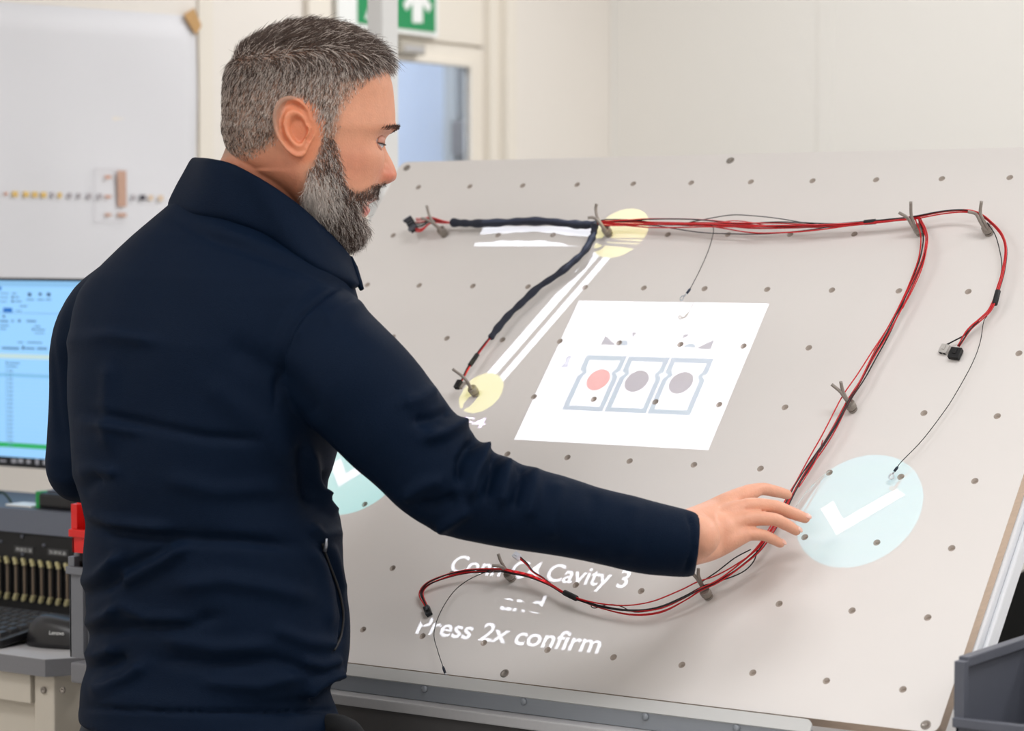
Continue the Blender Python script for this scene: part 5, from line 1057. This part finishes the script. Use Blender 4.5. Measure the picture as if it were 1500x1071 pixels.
FOLD = [  # (polyline, width px, amplitude m)
 ([(84, 512), (110, 497), (160, 492), (230, 500)], 9, .004), ([(161, 530), (156, 600), (160, 660)], 12, .004), ([(108, 606), (152, 608), (215, 622), (300, 640), (380, 645)], 7, -.0035), ([(108, 618), (152, 622), (205, 634)], 8, .0035),
 ([(112, 692), (135, 688), (173, 693)], 8, .005), ([(118, 722), (135, 705), (150, 700)], 8, -.004), ([(120, 761), (161, 780), (215, 787), (281, 789), (362, 793), (430, 800)], 9, -.0055), ([(120, 752), (150, 762), (190, 768), (250, 775)], 9, .005),
 ([(116, 858), (145, 842), (165, 826), (178, 812)], 8, .007), ([(120, 873), (150, 862), (185, 846)], 8, -.005), ([(175, 857), (201, 842), (241, 822), (278, 797)], 9, .006), ([(178, 836), (215, 818), (250, 798)], 9, -.004),
 ([(116, 917), (140, 910), (160, 901), (176, 887)], 8, .0065), ([(118, 932), (150, 925), (205, 920), (262, 918), (322, 903)], 10, -.005), ([(170, 880), (215, 905), (300, 912)], 10, .004),
 ([(128, 1012), (160, 1006), (190, 992), (215, 972)], 9, .006), ([(122, 985), (150, 975), (185, 962)], 8, -.005), ([(122, 955), (140, 962), (170, 950)], 8, .005),
 ([(240, 935), (320, 950), (400, 945)], 11, .004), ([(230, 965), (310, 975), (400, 968), (470, 985)], 10, -.004), ([(300, 1000), (380, 1005), (440, 990)], 10, .004),
 ([(250, 860), (330, 850), (400, 862), (460, 880)], 13, .004), ([(240, 700), (320, 720), (420, 715)], 14, .003),
 ([(497, 420), (468, 440), (441, 463), (424, 492), (413, 520), (404, 560), (402, 600)], 4, -.0030), ([(500, 428), (474, 448), (450, 470), (432, 500)], 8, .0025),
 ([(96, 425), (82, 460), (76, 500), (80, 545), (86, 600), (96, 680)], 4, -.0028),
 ([(475, 690), (478, 715), (490, 730), (500, 742)], 7, -.006), ([(468, 712), (475, 738), (495, 752)], 8, .006), ([(455, 660), (462, 700), (470, 735)], 9, .005), ([(440, 650), (446, 700), (452, 740)], 9, -.004),
 ([(470, 800), (480, 822), (495, 861), (503, 902), (499, 935), (487, 958)], 3.2, -.0045), ([(480, 795), (492, 830), (506, 870)], 8, .004), ([(455, 770), (470, 785), (500, 780)], 8, .005), ([(450, 800), (470, 830), (480, 870), (484, 920)], 9, .0035),
 ([(505, 985), (485, 990), (462, 1004), (448, 1018)], 7, .006), ([(500, 1000), (480, 1012), (455, 1028)], 6, -.005), ([(440, 970), (470, 975), (500, 965)], 8, .005), ([(400, 920), (450, 940), (500, 945)], 10, .004),
 ([(110, 1036), (200, 1040), (300, 1044), (400, 1044), (497, 1040)], 3, -.0040),
 ([(690, 606), (676, 622), (650, 636), (620, 642)], 9, .0070), ([(703, 640), (690, 652), (676, 676), (672, 706)], 8, -.0080), ([(712, 648), (706, 672), (694, 700), (690, 730)], 8, .0075), ([(727, 660), (722, 690), (712, 730)], 7, -.0065),
 ([(745, 672), (742, 700), (735, 740)], 8, .0055), ([(765, 676), (762, 705), (752, 745)], 8, -.0050), ([(784, 684), (782, 715), (775, 760)], 9, .0042), ([(664, 600), (640, 612), (606, 618)], 9, -.0050), ([(640, 570), (615, 585), (588, 590)], 11, .0040),
 ([(640, 775), (665, 760), (690, 745)], 9, .005), ([(612, 742), (640, 740), (670, 728)], 9, -.0045), ([(590, 730), (620, 712), (648, 702)], 10, .004), ([(820, 705), (816, 740), (806, 790)], 12, .003), ([(870, 716), (866, 750), (858, 800)], 12, -.0025), ([(930, 735), (926, 770), (920, 820)], 13, .002),
 ([(540, 440), (500, 452), (470, 470)], 12, .003), ([(300, 330), (360, 352), (430, 380), (500, 410)], 13, .003), ([(250, 322), (300, 345), (380, 372), (450, 402), (520, 425)], 8, -.0022),
 ([(330, 500), (420, 560), (470, 620)], 20, -.004), ([(300, 560), (380, 620), (430, 680)], 20, .003), ([(1006, 752), (1014, 775), (1015, 805), (1002, 840)], 3, -.0022)]
D = np.zeros(len(V))
for P, w, a in FOLD:
    q, t = seg_d(P, X, Y); D += 1.75*(1-.55*np.clip((165-X)/45, 0, 1)*(X > 60))*a*np.exp(-(q/(w*(1+.5*np.clip((165-X)/45, 0, 1))))**2)*np.clip(np.minimum(t, 1-t)*6+.25, 0, 1)
V = V+N*(D*toward)[:, None]
h1 = np.sin(V[:, 0]*31+2*np.sin(V[:, 2]*17))*np.sin(V[:, 2]*37+1.5*np.sin(V[:, 0]*19+V[:, 1]*11)); V = V+N*(h1*.0013)[:, None]
me.vertices.foreach_set('co', V.astype(np.float32).ravel()); me.update()
bvh = None
from mathutils.bvhtree import BVHTree
def cast(o, px, py):
    global bvh
    if bvh is None or bvh[0] is not o: bvh = (o, BVHTree.FromPolygons([tuple(v) for v in coords(o.data)], [tuple(p.vertices) for p in o.data.polygons]))
    r_ = ray(px, py); r_ = r_/np.linalg.norm(r_); h = bvh[1].ray_cast(Vector(CAM), Vector(r_)); return (np.array(h[0]), np.array(h[1])) if h[0] is not None else (W(px, py, 3.05), -E2)
# collar: standing band round the neck
ctop = [(283, 230, 3.12), (310, 232, 3.055), (341, 240, 3.02), (375, 257, 3.005), (412, 280, 3.005), (449, 309, 3.015), (487, 345, 3.04), (512, 379, 3.09), (498, 366, 3.15), (465, 330, 3.195), (420, 292, 3.215), (370, 262, 3.215), (320, 244, 3.20), (290, 234, 3.17)]
cbot = [(247, 303, 3.12), (285, 312, 3.035), (335, 322, 2.985), (390, 343, 2.965), (437, 374, 2.965), (478, 396, 2.975), (508, 412, 3.01), (526, 419, 3.075), (520, 412, 3.15), (480, 385, 3.21), (425, 350, 3.235), (360, 325, 3.235), (295, 308, 3.21), (258, 302, 3.17)]
cb_ = []
for q in cbot:
    w_ = W(*q); hp, hn = cast(jk, q[0], q[1])
    if q[2] < 3.08 and np.linalg.norm(hp-w_) < .12: w_ = hp+(hp-CAM)/np.linalg.norm(hp-CAM)*-.002
    cb_.append(w_)
K = 6; T_ = smoothp([W(*q) for q in ctop+[ctop[0]]], K)[:-1]; Bq = smoothp(cb_+[cb_[0]], K)[:-1]; nc = len(T_); ctr = sum(T_)/nc; vs = []; fs = []
prof = [(-.14, -.010), (-.07, -.004), (0, .0010), (.06, .0035), (.2, .0045), (.5, .0050), (.8, .0040), (.93, .0040), (1.0, .0015), (1.0, -.0025), (.8, -.0035), (.4, -.0035), (0, -.005), (-.14, -.014)]
for s_, o_ in prof:
    for k in range(nc):
        p = Bq[k]*(1-s_)+T_[k]*s_; rad_ = p-ctr; rad_ = rad_-AZ*(rad_@AZ); rad_ /= np.linalg.norm(rad_); wv = .0012*math.sin(k*.55+s_*5); vs.append(p+rad_*(o_+wv))
np_ = len(prof)
for j in range(np_):
    for k in range(nc): fs.append((j*nc+k, j*nc+(k+1) % nc, ((j+1) % np_)*nc+(k+1) % nc, ((j+1) % np_)*nc+k))
co = MB().add(vs, fs, True).build('collar', M_JACKET, jk); ss = co.modifiers.new('s', 'SUBSURF'); ss.levels = ss.render_levels = 1
MB().tube([W(513, 378, 3.07), W(519, 392, 3.06), W(525, 412, 3.05), W(530, 424, 3.045)], [.0035, .0045, .0045, .003], 10).build('zip_flap', M_JACKET, jk)
# pocket zip with puller, lying on the jacket
zp = [cast(jk, *q) for q in ((472, 796), (476, 808), (484, 830), (494, 858), (500, 882), (502.5, 904), (499, 932), (489, 952))]
zp2 = smoothp([p+n_*.0008 for p, n_ in zp], 5); MB().tube(zp2, .0016, 8).build('pocket_zip', M_BLACKM, jk)
a_, n_ = cast(jk, 476, 788); b_, _ = cast(jk, 473, 806)
MB().tube([a_+n_*.003, (a_+b_)/2+n_*.004, b_+n_*.003], [.0012, .0020, .0026], 8).build('zip_puller', mat('zip_metal', rgb(176, 180, 190), .3, metal=.8), jk)
# hem band
hv = []; hf = []
HMR = [(i, th) for i in (0, 1, 2, 3)]
hb_ = MB()
# ---------------------------------------------------------------- trousers and shoes
M_JEANS = mat('dark_jeans', rgb(34, 42, 54), .8, noise=.15, nscale=300, bump=.3, bscale=700)
TM = MB(); hipc = W(306, 1045, 3.1); hz_ = hipc[2]
def legp(sx): 
    h = hipc+AX*sx*.095; kn = np.array([h[0]+sx*.012, h[1]+.015, .50]); an = np.array([h[0]+sx*.02, h[1]-.02, .075]); return h, kn, an
limb(TM, [hipc-AZ*.10, hipc-AZ*.02, hipc+AZ*.03], [.105, .110, .095], 36, 4)
TM.add(*lump(hipc-AZ*.03, [AX, AY, AZ], (.160, .100, .10), 12, 32))
for sx in (1, -1):
    h, kn, an = legp(sx); limb(TM, [h-AZ*.06, (h+kn)/2, kn, (kn+an)/2, an], [.098, .085, .068, .062, .058], 28, 5)
a_ = hipc+AX*.155-AY*.05-AZ*.02
tr_ = remesh(TM, .009, 'trousers', 4, .5); put(tr_, PT); tr_.data.materials.clear(); tr_.data.materials.append(M_JEANS)
# jacket skirt fold / pocket pouch at the right hip
pq = [W(465, 1062, 3.04), W(492, 1060, 3.02), W(511, 1068, 3.02), W(522, 1084, 3.03), W(524, 1110, 3.04)]
MB().tube(smoothp(pq, 4), [.009]*2+[.012]*6+[.013]*9, 12).build('pocket_flap', mat('black_nylon', rgb(12, 14, 18), .9, noise=.1), tr_)
for sx in (1, -1):
    h, kn, an = legp(sx); S_ = MB(); S_.add(*lump((an[0], an[1]+.055, .042), [AX, AY, AZ], (.048, .135, .042), 12, 20)); S_.add(*lump((an[0], an[1]-.01, .07), [AX, AY, AZ], (.042, .06, .055), 10, 18))
    sh = remesh(S_, .006, 'shoe', 3, .5); put(sh, PT); sh.data.materials.clear(); sh.data.materials.append(M_BLACKM)
    vv = coords(sh.data); vv[:, 2] = np.maximum(vv[:, 2], .004); sh.data.vertices.foreach_set('co', vv.astype(np.float32).ravel()); sh.data.update()
    MB().box((an[0]-.046, an[1]-.07, .0005), (an[0]+.046, an[1]+.185, .014), .012).build('sole', M_DGREY, sh)
